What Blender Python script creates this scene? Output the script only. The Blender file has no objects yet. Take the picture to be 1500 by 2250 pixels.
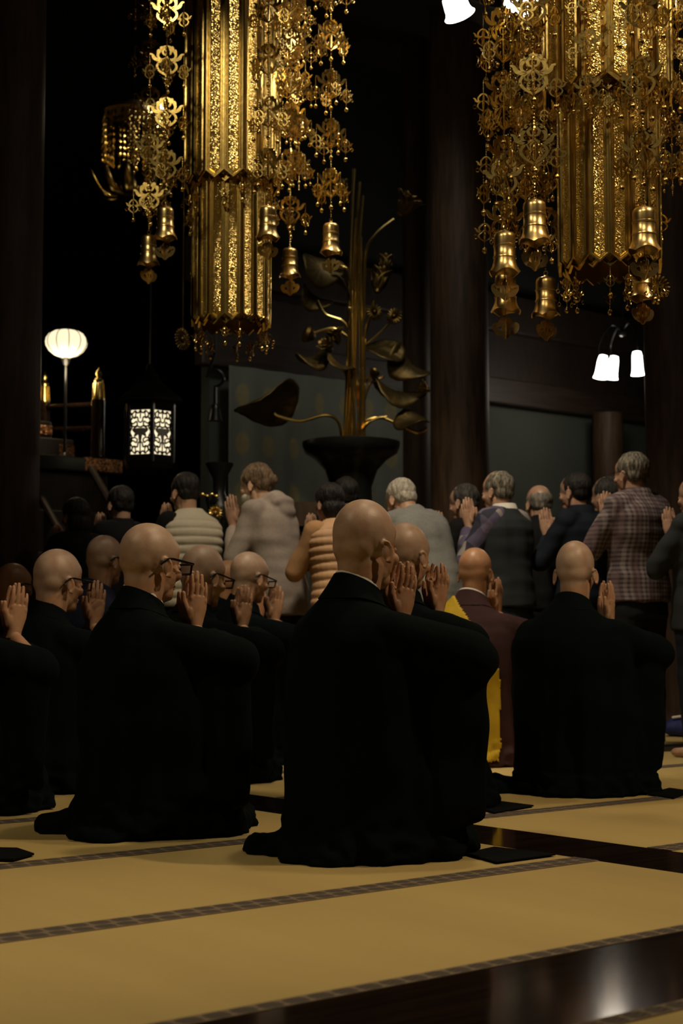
import bpy, bmesh, math, random
import numpy as np
from mathutils import Vector, Matrix, noise

random.seed(7)
PI = math.pi
C = bpy.context.scene.collection
SC = bpy.context.scene
# ------------------------------------------------------------------ camera
F, HZ, CAMH = 3400.0, 1395.0, 0.64           # focal length in px of the 1500x2250 frame, horizon row, eye height
TILT = math.atan((HZ - 1125) / F)
cam_d = bpy.data.cameras.new('camera'); cam = bpy.data.objects.new('camera', cam_d); C.objects.link(cam)
cam_d.sensor_fit = 'VERTICAL'; cam_d.sensor_height = 36; cam_d.sensor_width = 24; cam_d.lens = 36 * F / 2250
cam.location = (0, 0, CAMH); cam.rotation_euler = (PI / 2 + TILT, 0, 0)
cam_d.clip_end = 100
cam_d.dof.use_dof = True; cam_d.dof.focus_distance = 5.0; cam_d.dof.aperture_fstop = 4.5
SC.camera = cam
# ------------------------------------------------------------------ world, lights, exposure
w = bpy.data.worlds.new('world'); SC.world = w; w.use_nodes = True
w.node_tree.nodes['Background'].inputs[0].default_value = (0.35, 0.45, 0.5, 1)
w.node_tree.nodes['Background'].inputs[1].default_value = 0.0
vs = SC.view_settings
vs.view_transform = 'Standard'; vs.look = 'None'; vs.gamma = 1; vs.use_curve_mapping = False; vs.exposure = 0.0

def area_light(loc, target, size, power, col, sy=None, spread=PI):
    l = bpy.data.lights.new('ceiling_light', 'AREA'); l.energy = power; l.color = col
    l.shape = 'RECTANGLE' if sy else 'DISK'; l.size = size
    if sy: l.size_y = sy
    l.spread = spread
    o = bpy.data.objects.new('ceiling_light', l); C.objects.link(o); o.location = loc
    o.rotation_euler = (Vector(target) - Vector(loc)).to_track_quat('-Z', 'Y').to_euler()
    return o
WARM = (1.0, 0.81, 0.52)
def spot_light(loc, target, power, col, ang, r=0.12, blend=0.6):
    l = bpy.data.lights.new('ceiling_and_fill_spot', 'SPOT'); l.energy = power; l.color = col
    l.spot_size = math.radians(ang); l.spot_blend = blend; l.shadow_soft_size = r
    o = bpy.data.objects.new('ceiling_and_fill_spot', l); C.objects.link(o); o.location = loc
    o.rotation_euler = (Vector(target) - Vector(loc)).to_track_quat('-Z', 'Y').to_euler()
    return o
# ceiling downlights of the hall, above the frame; the marked ones are added fills
spot_light((1.2, 5.6, 5.3), (0.3, 4.6, 0), 270, WARM, 80, 0.18)
spot_light((-2.2, 2.6, 5.3), (-0.2, 4.8, 0.6), 1350, WARM, 62, 0.22)
spot_light((-0.2, 2.2, 5.3), (-0.1, 2.3, 0), 200, WARM, 50, 0.25, 0.9)
spot_light((0.2, 7.0, 5.3), (0.2, 8.8, 1.2), 470, (1.0, 0.83, 0.6), 62, 0.25)
spot_light((-1.6, 3.8, 5.2), (-0.55, 7.5, 2.4), 250, (1.0, 0.84, 0.52), 24, 0.12)
spot_light((0.4, 2.6, 5.2), (1.05, 6.0, 2.4), 160, (1.0, 0.84, 0.52), 30, 0.12)
spot_light((3.2, 9.5, 5.2), (2.6, 13.5, 1.8), 5, (0.85, 0.92, 0.85), 70, 0.3)
spot_light((0.6, 9.3, 5.2), (-0.3, 12.2, 1.6), 85, (0.95, 0.92, 0.8), 50, 0.3)  # added fill without a fixture, brightens the crest curtain
spot_light((3.4, 4.4, 5.2), (0.2, 5.2, 0.8), 420, (1.0, 0.74, 0.45), 60, 0.12)  # warm fill added from the right to brighten hands, faces and crowns
spot_light((0.6, 7.0, 5.2), (0.08, 10.5, 2.1), 230, (1.0, 0.86, 0.5), 22, 0.1)  # narrow fill added to make the lotus stems brighter

# ------------------------------------------------------------------ geometry helpers
TH = math.atan(4150 / F)                     # heading of the tatami rows, from the vanishing point of their borders
U = Vector((math.sin(TH), math.cos(TH), 0)); N = Vector((-math.cos(TH), math.sin(TH), 0))
RZ = math.atan2(U.y, U.x)
def RM(e, d, z=0.0):
    return U * e + N * d + Vector((0, 0, z))
def P(x, y, Z):
    dx, dy = (x - 750) / F, (1125 - y) / F
    v = Vector((dx, math.cos(TILT) - dy * math.sin(TILT), math.sin(TILT) + dy * math.cos(TILT)))
    return Vector((0, 0, CAMH)) + v * (Z / v.y)
def G(x, y):
    dx, dy = (x - 750) / F, (1125 - y) / F
    v = Vector((dx, math.cos(TILT) - dy * math.sin(TILT), math.sin(TILT) + dy * math.cos(TILT)))
    return Vector((0, 0, CAMH)) + v * (-CAMH / v.z)
def to_ed(p):
    return p.x * U.x + p.y * U.y, p.x * N.x + p.y * N.y

class Soup:
    def __init__(s): s.v = []; s.f = []; s.m = []
    def add(s, vs_, fs, m=0):
        b = len(s.v); s.v.extend([tuple(p) for p in vs_]); s.f.extend([tuple(i + b for i in f) for f in fs]); s.m.extend([m] * len(fs)); return s
    def xf(s, M):
        s.v = [tuple(M @ Vector(p)) for p in s.v]; return s
    def join(s, o, M=None):
        s.add([M @ Vector(p) for p in o.v] if M is not None else o.v, o.f)
        if o.m: s.m[-len(o.f):] = o.m
        return s
    # shapes
    def box(s, x0, x1, y0, y1, z0, z1, m=0):
        return s.add([(x0,y0,z0),(x1,y0,z0),(x1,y1,z0),(x0,y1,z0),(x0,y0,z1),(x1,y0,z1),(x1,y1,z1),(x0,y1,z1)],
                     [(0,3,2,1),(4,5,6,7),(0,1,5,4),(1,2,6,5),(2,3,7,6),(3,0,4,7)], m)
    def loft(s, rings, n=24, m=0):
        v = []; f = []
        for r in rings:
            x, y, z, rx, ry = r[:5]; ro = r[5] if len(r) > 5 else 0
            c, q = math.cos(ro), math.sin(ro)
            for i in range(n):
                a = 2 * PI * i / n; px, py = rx * math.cos(a), ry * math.sin(a)
                v.append((x + px * c - py * q, y + px * q + py * c, z))
        for k in range(len(rings) - 1):
            for i in range(n):
                j = (i + 1) % n; f.append((k*n+i, k*n+j, (k+1)*n+j, (k+1)*n+i))
        f.append(tuple(range(n - 1, -1, -1))); f.append(tuple((len(rings)-1)*n + i for i in range(n)))
        return s.add(v, f, m)
    def lathe(s, prof, n=24, m=0, c=(0,0,0)):
        return s.loft([(c[0], c[1], c[2] + z, max(r, 1e-4), max(r, 1e-4)) for r, z in prof], n, m)
    def ell(s, c, r, rot=None, nu=20, nv=14, m=0):
        v = []; f = []
        M = rot if rot is not None else Matrix.Identity(3)
        v.append((0, 0, -1))
        for k in range(1, nv):
            t = PI * k / nv - PI / 2
            for i in range(nu):
                a = 2 * PI * i / nu; v.append((math.cos(t)*math.cos(a), math.cos(t)*math.sin(a), math.sin(t)))
        v.append((0, 0, 1)); L = len(v) - 1
        for i in range(nu):
            j = (i + 1) % nu; f.append((0, 1 + j, 1 + i)); f.append((L, L - nu + i, L - nu + j))
        for k in range(nv - 2):
            for i in range(nu):
                j = (i + 1) % nu; f.append((1+k*nu+i, 1+k*nu+j, 1+(k+1)*nu+j, 1+(k+1)*nu+i))
        vv = [Vector(c) + M @ Vector((p[0]*r[0], p[1]*r[1], p[2]*r[2])) for p in v]
        return s.add(vv, f, m)
    def tube(s, pts, rad, n=8, m=0, cap=True):
        pts = [Vector(p) for p in pts]
        if not hasattr(rad, '__len__'): rad = [rad] * len(pts)
        v = []; f = []; prev = None
        for i, p in enumerate(pts):
            t = (pts[min(i+1, len(pts)-1)] - pts[max(i-1, 0)])
            if t.length < 1e-9: t = Vector((0,0,1))
            t.normalize()
            if prev is None:
                a = Vector((1,0,0)) if abs(t.x) < .8 else Vector((0,1,0)); nrm = t.cross(a).normalized()
            else:
                nrm = (prev - t * prev.dot(t)).normalized()
            prev = nrm; b = t.cross(nrm)
            for k in range(n):
                a = 2*PI*k/n; v.append(p + (nrm*math.cos(a) + b*math.sin(a)) * rad[i])
        for i in range(len(pts)-1):
            for k in range(n):
                j = (k+1) % n; f.append((i*n+k, i*n+j, (i+1)*n+j, (i+1)*n+k))
        if cap:
            f.append(tuple(range(n-1,-1,-1))); f.append(tuple((len(pts)-1)*n+k for k in range(n)))
        return s.add(v, f, m)
    def cap(s, p0, p1, r0, r1, n=14):            # tapered limb with round ends
        p0, p1 = Vector(p0), Vector(p1); d = (p1 - p0).normalized(); pts = []; rad = []
        for a in (-80, -55, -30, 0): pts.append(p0 + d * r0 * math.sin(math.radians(a))); rad.append(r0 * math.cos(math.radians(a)))
        for a in (0.01, 30, 55, 80): pts.append(p1 + d * r1 * math.sin(math.radians(a))); rad.append(r1 * math.cos(math.radians(a)))
        return s.tube(pts, rad, n)
    def ribbon(s, pts, wid, th, m=0):            # flat strip in the XZ plane, thickness along Y
        n = len(pts)
        if not hasattr(wid, '__len__'): wid = [wid] * n
        v = []; f = []
        for i, (x, z) in enumerate(pts):
            a, b = pts[max(i-1,0)], pts[min(i+1,n-1)]; tx, tz = b[0]-a[0], b[1]-a[1]; L = math.hypot(tx, tz) or 1
            nx, nz = -tz/L*wid[i]/2, tx/L*wid[i]/2
            v += [(x+nx, -th/2, z+nz), (x-nx, -th/2, z-nz), (x-nx, th/2, z-nz), (x+nx, th/2, z+nz)]
        for i in range(n-1):
            for k in range(4):
                j = (k+1) % 4; f.append((i*4+k, i*4+j, (i+1)*4+j, (i+1)*4+k))
        f += [(3,2,1,0), tuple((n-1)*4+k for k in range(4))]
        return s.add(v, f, m)

def bez(p0, p1, p2, p3, n=8):
    out = []
    for i in range(n + 1):
        t = i / n; q = 1 - t
        out.append(tuple(q**3*a + 3*q*q*t*b + 3*q*t*t*c + t**3*d for a, b, c, d in zip(p0, p1, p2, p3)))
    return out
def crv(pts, n=6):                               # Catmull-Rom through points
    pts = [Vector(p) for p in pts]; P_ = [pts[0]] + pts + [pts[-1]]; out = []
    for i in range(1, len(P_) - 2):
        for k in range(n):
            t = k / n; a, b, c, d = P_[i-1], P_[i], P_[i+1], P_[i+2]
            out.append(0.5*((2*b) + (c-a)*t + (2*a-5*b+4*c-d)*t*t + (3*b-a-3*c+d)*t**3))
    out.append(pts[-1]); return out

def mesh_from(V, Fc, name='m'):
    me = bpy.data.meshes.new(name)
    if isinstance(Fc, np.ndarray):
        V = np.asarray(V, dtype=np.float32); nf = len(Fc); k = Fc.shape[1]
        me.vertices.add(len(V)); me.vertices.foreach_set('co', V.ravel())
        me.loops.add(nf*k); me.loops.foreach_set('vertex_index', Fc.astype(np.int32).ravel())
        me.polygons.add(nf); me.polygons.foreach_set('loop_start', np.arange(0, nf*k, k, dtype=np.int32))
        me.update(calc_edges=True); me.validate()
    else:
        me.from_pydata([tuple(v) for v in V], [], Fc); me.update()
    return me
def finish(me, mats, smooth=True, midx=None, sharp=None):
    for m in (mats if isinstance(mats, (list, tuple)) else [mats]): me.materials.append(m)
    if midx: me.polygons.foreach_set('material_index', midx)
    me.polygons.foreach_set('use_smooth', [bool(smooth)] * len(me.polygons))
    if smooth and sharp: me.set_sharp_from_angle(angle=math.radians(sharp))
    me.update(); return me
def fix_normals(me):
    bm = bmesh.new(); bm.from_mesh(me); bmesh.ops.recalc_face_normals(bm, faces=bm.faces); bm.to_mesh(me); bm.free()
def soup_mesh(s, mats, smooth=False, sharp=35, name='m'):
    me = mesh_from(s.v, s.f, name); fix_normals(me)
    return finish(me, mats, smooth, s.m if isinstance(mats, (list, tuple)) and len(mats) > 1 else None, sharp)
def obj(name, me, parent=None, loc=(0,0,0), rz=0, rot=None, scale=None):
    if isinstance(me, tuple): me = soup_mesh(*me)
    o = bpy.data.objects.new(name, me); C.objects.link(o)
    if parent is not None: o.parent = parent
    o.location = loc
    o.rotation_euler = rot if rot is not None else (0, 0, rz)
    if scale is not None: o.scale = (scale,)*3 if not hasattr(scale, '__len__') else scale
    return o
def tag(o, label, cat, group=None):
    o['label'] = label; o['category'] = cat
    if group: o['group'] = group
    return o
def thing(name, label, cat, loc=(0,0,0), rz=0, group=None):
    o = bpy.data.objects.new(name, None); C.objects.link(o); o.empty_display_size = .1
    o.location = loc; o.rotation_euler = (0,0,rz); return tag(o, label, cat, group)
def struct(o): o['kind'] = 'structure'; return o

# ------------------------------------------------------------------ materials
def mat(name, col, rough=.6, metal=0, noise_amt=0, nscale=20, bump=0, bscale=60, stretch=None, emit=None, estr=0, spec=.5, col2=None, sheen=0, coat=0):
    m = bpy.data.materials.new(name); m.use_nodes = True; nt = m.node_tree; b = nt.nodes['Principled BSDF']
    b.inputs['Base Color'].default_value = (*col, 1); b.inputs['Roughness'].default_value = rough; b.inputs['Metallic'].default_value = metal
    b.inputs['Specular IOR Level'].default_value = spec
    if sheen: b.inputs['Sheen Weight'].default_value = sheen; b.inputs['Sheen Roughness'].default_value = .5
    if coat: b.inputs['Coat Weight'].default_value = coat; b.inputs['Coat Roughness'].default_value = .08
    if noise_amt or bump:
        tc = nt.nodes.new('ShaderNodeTexCoord'); mp = nt.nodes.new('ShaderNodeMapping')
        nt.links.new(tc.outputs['Object'], mp.inputs[0])
        if stretch: mp.inputs['Scale'].default_value = stretch
    if noise_amt:
        nz = nt.nodes.new('ShaderNodeTexNoise'); nz.inputs['Scale'].default_value = nscale; nz.inputs['Detail'].default_value = 6
        nt.links.new(mp.outputs[0], nz.inputs[0])
        mx = nt.nodes.new('ShaderNodeMix'); mx.data_type = 'RGBA'
        c2 = col2 or tuple(c * (1 - noise_amt) for c in col)
        mx.inputs[6].default_value = (*col, 1); mx.inputs[7].default_value = (*c2, 1)
        rp = nt.nodes.new('ShaderNodeMapRange'); rp.inputs[1].default_value = .35; rp.inputs[2].default_value = .65
        nt.links.new(nz.outputs[0], rp.inputs[0]); nt.links.new(rp.outputs[0], mx.inputs[0]); nt.links.new(mx.outputs[2], b.inputs['Base Color'])
    if bump:
        n2 = nt.nodes.new('ShaderNodeTexNoise'); n2.inputs['Scale'].default_value = bscale; n2.inputs['Detail'].default_value = 4
        nt.links.new(mp.outputs[0], n2.inputs[0])
        bp = nt.nodes.new('ShaderNodeBump'); bp.inputs['Strength'].default_value = bump; bp.inputs['Distance'].default_value = .01
        nt.links.new(n2.outputs[0], bp.inputs['Height']); nt.links.new(bp.outputs[0], b.inputs['Normal'])
    if emit: b.inputs['Emission Color'].default_value = (*emit, 1); b.inputs['Emission Strength'].default_value = estr
    return m
M = {}
M['tatami'] = mat('tatami', (.52,.39,.15), .75, noise_amt=.12, nscale=3, bump=.25, bscale=260, stretch=(1,.12,1), spec=.3)
M['wood'] = mat('dark_wood', (.030,.018,.012), .55, noise_amt=.5, nscale=9, stretch=(6,6,.6))
M['pillar'] = mat('pillar_wood', (.055,.030,.016), .6, spec=.25, noise_amt=.55, nscale=7, stretch=(5,5,.5), bump=.1, bscale=30)
M['beam'] = mat('beam_wood', (.036,.021,.014), .55, noise_amt=.5, nscale=7, stretch=(.4,5,5))
M['lacquer'] = mat('lacquered_board', (.022,.012,.008), .10, noise_amt=.5, nscale=6, stretch=(.4,6,6), spec=.5)
M['plaster'] = mat('grey_green_plaster', (.058,.068,.056), .9, noise_amt=.2, nscale=1.5)
M['darkwall'] = mat('dark_wall', (.018,.02,.02), .8, noise_amt=.3, nscale=2)
M['gold'] = mat('gold', (.80,.58,.20), .24, 1, noise_amt=.18, nscale=18, bump=.05, bscale=40)
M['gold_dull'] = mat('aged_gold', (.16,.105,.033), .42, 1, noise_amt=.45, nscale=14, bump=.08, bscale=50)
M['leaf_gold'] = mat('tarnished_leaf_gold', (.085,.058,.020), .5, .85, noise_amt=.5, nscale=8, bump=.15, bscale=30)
M['brass'] = mat('brass', (.74,.54,.24), .3, 1, noise_amt=.15, nscale=25)
M['bronze'] = mat('black_bronze', (.010,.011,.011), .3, .3)
M['black'] = mat('black_lacquer', (.008,.008,.008), .3)
M['copper'] = mat('copper_fitting', (.62,.30,.15), .28, 1, noise_amt=.9, nscale=60, bump=1.0, bscale=55)
M['robe'] = mat('black_robe', (.0032,.0058,.0066), .95, bump=.12, bscale=180, spec=.06)
M['navy_robe'] = mat('navy_robe', (.008,.012,.035), .85, bump=.1, bscale=160, spec=.2)
M['maroon'] = mat('maroon_robe', (.040,.016,.017), .85, noise_amt=.2, nscale=12, bump=.12, bscale=180, spec=.2)
M['kesa'] = mat('yellow_kesa', (.50,.33,.015), .7, noise_amt=.2, nscale=10, bump=.2, bscale=220, spec=.25)
M['white_cloth'] = mat('white_cloth', (.75,.72,.66), .8)
M['frame'] = mat('glasses_black', (.006,.006,.006), .25)
M['metalframe'] = mat('glasses_metal', (.4,.35,.3), .25, 1)
M['mat_cloth'] = mat('kneeling_cloth', (.003,.004,.0045), .9, bump=.1, bscale=120, spec=.1)
def skin_mat(name, skin, scalp):
    m = mat(name, skin, .40, spec=.40); nt = m.node_tree; b = nt.nodes['Principled BSDF']
    at = nt.nodes.new('ShaderNodeAttribute'); at.attribute_name = 'scalp'
    tc = nt.nodes.new('ShaderNodeTexCoord'); nz = nt.nodes.new('ShaderNodeTexNoise'); nz.inputs['Scale'].default_value = 22; nz.inputs['Detail'].default_value = 5
    nt.links.new(tc.outputs['Object'], nz.inputs[0])
    mx = nt.nodes.new('ShaderNodeMix'); mx.data_type = 'RGBA'; mx.inputs[6].default_value = (*skin,1); mx.inputs[7].default_value = (*scalp,1)
    nt.links.new(at.outputs['Fac'], mx.inputs[0])
    m2 = nt.nodes.new('ShaderNodeMix'); m2.data_type = 'RGBA'; m2.blend_type = 'MULTIPLY'; m2.inputs[7].default_value = (.84,.75,.70,1)
    rp = nt.nodes.new('ShaderNodeMapRange'); rp.inputs[1].default_value = .4; rp.inputs[2].default_value = .7
    nt.links.new(nz.outputs[0], rp.inputs[0]); nt.links.new(rp.outputs[0], m2.inputs[0]); nt.links.new(mx.outputs[2], m2.inputs[6])
    nt.links.new(m2.outputs[2], b.inputs['Base Color'])
    n2 = nt.nodes.new('ShaderNodeTexNoise'); n2.inputs['Scale'].default_value = 350; nt.links.new(tc.outputs['Object'], n2.inputs[0])
    bp = nt.nodes.new('ShaderNodeBump'); bp.inputs['Strength'].default_value = .12; bp.inputs['Distance'].default_value = .004
    nt.links.new(n2.outputs[0], bp.inputs['Height']); nt.links.new(bp.outputs[0], b.inputs['Normal'])
    return m
M['skin'] = skin_mat('skin', (.52,.30,.185), (.50,.35,.265))
M['skin_tan'] = skin_mat('skin_tan', (.50,.26,.14), (.48,.26,.145))
M['skin_pale'] = skin_mat('skin_pale', (.52,.32,.22), (.42,.31,.24))
def heri_mat():
    m = bpy.data.materials.new('tatami_border'); m.use_nodes = True; nt = m.node_tree; b = nt.nodes['Principled BSDF']
    b.inputs['Roughness'].default_value = .85; b.inputs['Specular IOR Level'].default_value = .2
    tc = nt.nodes.new('ShaderNodeTexCoord'); mp = nt.nodes.new('ShaderNodeMapping'); nt.links.new(tc.outputs['UV'], mp.inputs[0])
    # woven motif: one dark ribbed oval every 5.5 cm on a taupe ground
    sx = nt.nodes.new('ShaderNodeSeparateXYZ'); nt.links.new(mp.outputs[0], sx.inputs[0])
    def mth(op, a, b=None, c=None):
        n = nt.nodes.new('ShaderNodeMath'); n.operation = op
        for k, v in enumerate((a, b, c)):
            if v is None: continue
            if isinstance(v, (int, float)): n.inputs[k].default_value = v
            else: nt.links.new(v, n.inputs[k])
        return n.outputs[0]
    fx = mth('SUBTRACT', mth('FRACT', mth('MULTIPLY', sx.outputs[0], 1/.056)), .5)
    fy = mth('MULTIPLY_ADD', sx.outputs[1], 1/.046, -.5)
    px_ = mth('POWER', mth('ABSOLUTE', mth('MULTIPLY', fx, 2.25)), 3.0); py_ = mth('POWER', mth('ABSOLUTE', mth('MULTIPLY', fy, 2.3)), 3.0)
    dd = mth('ADD', px_, py_)
    rp = nt.nodes.new('ShaderNodeMapRange'); rp.inputs[1].default_value = 1.15; rp.inputs[2].default_value = .7; nt.links.new(dd, rp.inputs[0])
    rib = mth('MULTIPLY_ADD', mth('SINE', mth('MULTIPLY_ADD', fy, 22.0, mth('MULTIPLY', mth('ABSOLUTE', fx), 9.0))), .5, .5)
    mx0 = nt.nodes.new('ShaderNodeMix'); mx0.data_type = 'RGBA'; mx0.inputs[6].default_value = (.045,.038,.034,1); mx0.inputs[7].default_value = (.125,.10,.08,1); nt.links.new(rib, mx0.inputs[0])
    mx = nt.nodes.new('ShaderNodeMix'); mx.data_type = 'RGBA'; mx.inputs[6].default_value = (.215,.165,.115,1)
    nt.links.new(rp.outputs[0], mx.inputs[0]); nt.links.new(mx0.outputs[2], mx.inputs[7]); nt.links.new(mx.outputs[2], b.inputs['Base Color'])
    bp = nt.nodes.new('ShaderNodeBump'); bp.inputs['Strength'].default_value = .6; bp.inputs['Distance'].default_value = .003
    nt.links.new(rp.outputs[0], bp.inputs['Height']); nt.links.new(bp.outputs[0], b.inputs['Normal'])
    return m
M['heri'] = heri_mat()
def emboss_mat():
    m = bpy.data.materials.new('embossed_gold'); m.use_nodes = True; nt = m.node_tree; b = nt.nodes['Principled BSDF']
    b.inputs['Base Color'].default_value = (.78,.56,.19,1); b.inputs['Metallic'].default_value = 1; b.inputs['Roughness'].default_value = .3
    tc = nt.nodes.new('ShaderNodeTexCoord')
    nz = nt.nodes.new('ShaderNodeTexNoise'); nz.inputs['Scale'].default_value = 30
    mixv = nt.nodes.new('ShaderNodeMix'); mixv.data_type = 'VECTOR'; mixv.inputs[0].default_value = .025
    nt.links.new(tc.outputs['Object'], nz.inputs[0]); nt.links.new(tc.outputs['Object'], mixv.inputs[4]); nt.links.new(nz.outputs[1], mixv.inputs[5])
    vo = nt.nodes.new('ShaderNodeTexVoronoi'); vo.inputs['Scale'].default_value = 75; vo.feature = 'SMOOTH_F1'; vo.inputs['Smoothness'].default_value = .3
    nt.links.new(mixv.outputs[1], vo.inputs[0])
    wv = nt.nodes.new('ShaderNodeMath'); wv.operation = 'SINE'; mul = nt.nodes.new('ShaderNodeMath'); mul.operation = 'MULTIPLY'; mul.inputs[1].default_value = 14
    nt.links.new(vo.outputs[0], mul.inputs[0]); nt.links.new(mul.outputs[0], wv.inputs[0])
    bp = nt.nodes.new('ShaderNodeBump'); bp.inputs['Strength'].default_value = 1.0; bp.inputs['Distance'].default_value = .008
    nt.links.new(wv.outputs[0], bp.inputs['Height']); nt.links.new(bp.outputs[0], b.inputs['Normal'])
    return m
M['emboss'] = emboss_mat()
def emis(name, col, s, base=(.9,.85,.75)):
    return mat(name, base, .6, emit=col, estr=s)
M['lamp_white'] = emis('lit_glass', (1.0,.94,.86), 12)
M['lamp_paper'] = emis('lit_paper', (1.0,.83,.52), 1.25)
M['lamp_lattice'] = emis('lit_lantern_paper', (1.0,.86,.55), 1.25)
# ------------------------------------------------------------------ the room
def rbox(name, e0, e1, d0, d1, z0, z1, m, parent=None, bevel=0):
    s = Soup().box(e0, e1, d0, d1, z0, z1)
    o = obj(name, soup_mesh(s, m), parent, rz=0 if parent is not None else RZ)
    if bevel:
        b = o.modifiers.new('b', 'BEVEL'); b.width = bevel; b.segments = 2
    return o
EL, ER, DF, DB, DS, CZ = -6.0, 15.0, -4.0, 10.0, 15.5, 5.6
floor = struct(rbox('floor', EL, ER, DF, DS, -.15, -.055, M['wood']))
SE0, SE1, BD0, BD1 = 3.39, 3.71, 1.77, 2.17     # crossing floor strip and near board, measured on the photo
def uv_xy(me):
    uv = me.uv_layers.new(name='UVMap'); co = me.vertices
    for l in me.loops: p = co[l.vertex_index].co; uv.data[l.index].uv = (p.x, p.y)
HW = .046
def tatami_mesh(L, W):
    g = .0015; return soup_mesh(Soup().box(g, L - g, g, W - g, -.055, 0), M['tatami'])
_tm = {}
def place_mat(e, d, L, W):
    k = (round(L, 3), round(W, 3))
    if k not in _tm:
        hb = soup_mesh(Soup().box(.0015, L - .0015, .0006, HW, -.05, .0022), M['heri']); uv_xy(hb)
        _tm[k] = (tatami_mesh(L, W), hb)
    tm, hb = _tm[k]
    t = obj('tatami_mat', tm, floor, (e, d, 0))
    obj('cloth_border', hb, t, (0, 0, 0))
    obj('cloth_border', hb, t, (L, W, 0), rz=PI)
rows = [2.17, 3.03] + [3.03 + .93 * k for k in range(1, 8)]
for d0, d1 in zip(rows[:-1], rows[1:]):
    place_mat(SE0 - 2.9, d0, 2.9, d1 - d0)
    for k in range(3): place_mat(SE0 - 2.9 - 1.86 * (k + 1), d0, 1.86, d1 - d0)
    for k in range(4): place_mat(SE1 + 1.86 * k, d0, 1.86, d1 - d0)
for k in range(6): place_mat(SE0 - 3.72 + 1.86 * k, BD0 - .93, 1.86, .93)
rbox('threshold_board', EL, ER, BD0 + .002, BD1 - .002, -.055, .001, M['lacquer'], floor, .002)
rbox('threshold_board', SE0 + .002, SE1 - .002, BD1, rows[-1], -.055, .0005, M['lacquer'], floor, .002)
struct(rbox('ceiling', EL, ER, DF, DS, CZ, CZ + .1, M['wood']))
struct(rbox('wall_left', EL - .1, EL, DF, DS, -.055, CZ, M['darkwall']))
struct(rbox('wall_right', ER, ER + .1, DF, DS, -.055, CZ, M['darkwall']))
struct(rbox('wall_front', EL, ER, DF - .1, DF, -.055, CZ, M['darkwall']))
struct(rbox('wall_sanctuary', EL, 6.85, DS, DS + .1, -.055, CZ, M['darkwall']))
WB = struct(rbox('wall_back', 6.85, ER, DB, DB + .12, -.055, 2.76, M['plaster']))
struct(rbox('wall_upper', 6.85, ER, DB, DB + .12, 2.76, CZ, M['darkwall']))
struct(rbox('trim_1', 6.7, ER, DB - .12, DB, 2.74, 2.98, M['beam'], bevel=.015))
struct(rbox('trim_2', 6.7, ER, DB - .06, DB, 2.98, 3.4, M['wood']))
struct(rbox('trim_3', 6.6, ER, DB - .16, DB, 3.4, 3.75, M['wood'], bevel=.015))
# ceiling beams crossing above the hall
for i, d in enumerate((3.2, 7.6)): struct(rbox('trim_%d' % (4 + i), EL, ER, d, d + .34, CZ - .5, CZ, M['wood'], bevel=.02))
# lintel between the pillars in front of the sanctuary
def pillar(px, Z, r, label, z1=CZ, y=1100, n=32):
    p = P(px, y, Z)
    s = Soup().lathe([(r*1.12, 0), (r*1.12, .05), (r*1.02, .09), (r, .14), (r*.985, z1 - .6), (r*.97, z1)], n)
    t = thing('pillar', label, 'pillar', (p.x, p.y, -.055 if False else 0))
    obj('shaft', soup_mesh(s, M['pillar'], True), t)
    s2 = Soup().lathe([(r*1.35, 0), (r*1.35, .03), (r*1.2, .07), (r*1.15, .075)], n)
    obj('base_ring', soup_mesh(s2, M['bronze'], True), t)
    return t
pillar(-22, 9.2, .29, 'thick brown wooden pillar beside the stairs of the dais')
pillar(1011, 11.2, .215, 'brown wooden pillar standing beside the gold lotus bouquet')
pillar(916, 12.6, .115, 'slender reddish wooden post between the black vase and the thick pillar')
pillar(1337, 14.55, .15, 'slender brown post at the grey wall behind the person in plaid', z1=2.73)
pillar(1492, 10.4, .22, 'dark pillar behind the person in the plaid shirt')
# curtain with faded crests hung in front of the back wall, left of the pillars
def curtain_mat():
    m = mat('curtain', (.155,.165,.14), .95, spec=.1); nt = m.node_tree; b = nt.nodes['Principled BSDF']
    tc = nt.nodes.new('ShaderNodeTexCoord'); mp = nt.nodes.new('ShaderNodeMapping'); mp.inputs['Scale'].default_value = (3.9,0,2.6)
    nt.links.new(tc.outputs['Object'], mp.inputs[0])
    fr = nt.nodes.new('ShaderNodeVectorMath'); fr.operation = 'FRACTION'; nt.links.new(mp.outputs[0], fr.inputs[0])
    ds = nt.nodes.new('ShaderNodeVectorMath'); ds.operation = 'DISTANCE'; ds.inputs[1].default_value = (.5,0,.5); nt.links.new(fr.outputs[0], ds.inputs[0])
    rp = nt.nodes.new('ShaderNodeMapRange'); rp.inputs[1].default_value = .26; rp.inputs[2].default_value = .2; nt.links.new(ds.outputs['Value'], rp.inputs[0])
    nz = nt.nodes.new('ShaderNodeTexNoise'); nz.inputs['Scale'].default_value = 30; nt.links.new(tc.outputs['Object'], nz.inputs[0])
    mu = nt.nodes.new('ShaderNodeMath'); mu.operation = 'MULTIPLY'; nt.links.new(rp.outputs[0], mu.inputs[0]); nt.links.new(nz.outputs[0], mu.inputs[1])
    mx = nt.nodes.new('ShaderNodeMix'); mx.data_type = 'RGBA'; mx.inputs[6].default_value = (.155,.165,.14,1); mx.inputs[7].default_value = (.30,.23,.08,1)
    nt.links.new(mu.outputs[0], mx.inputs[0]); nt.links.new(mx.outputs[2], b.inputs['Base Color'])
    return m
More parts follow.
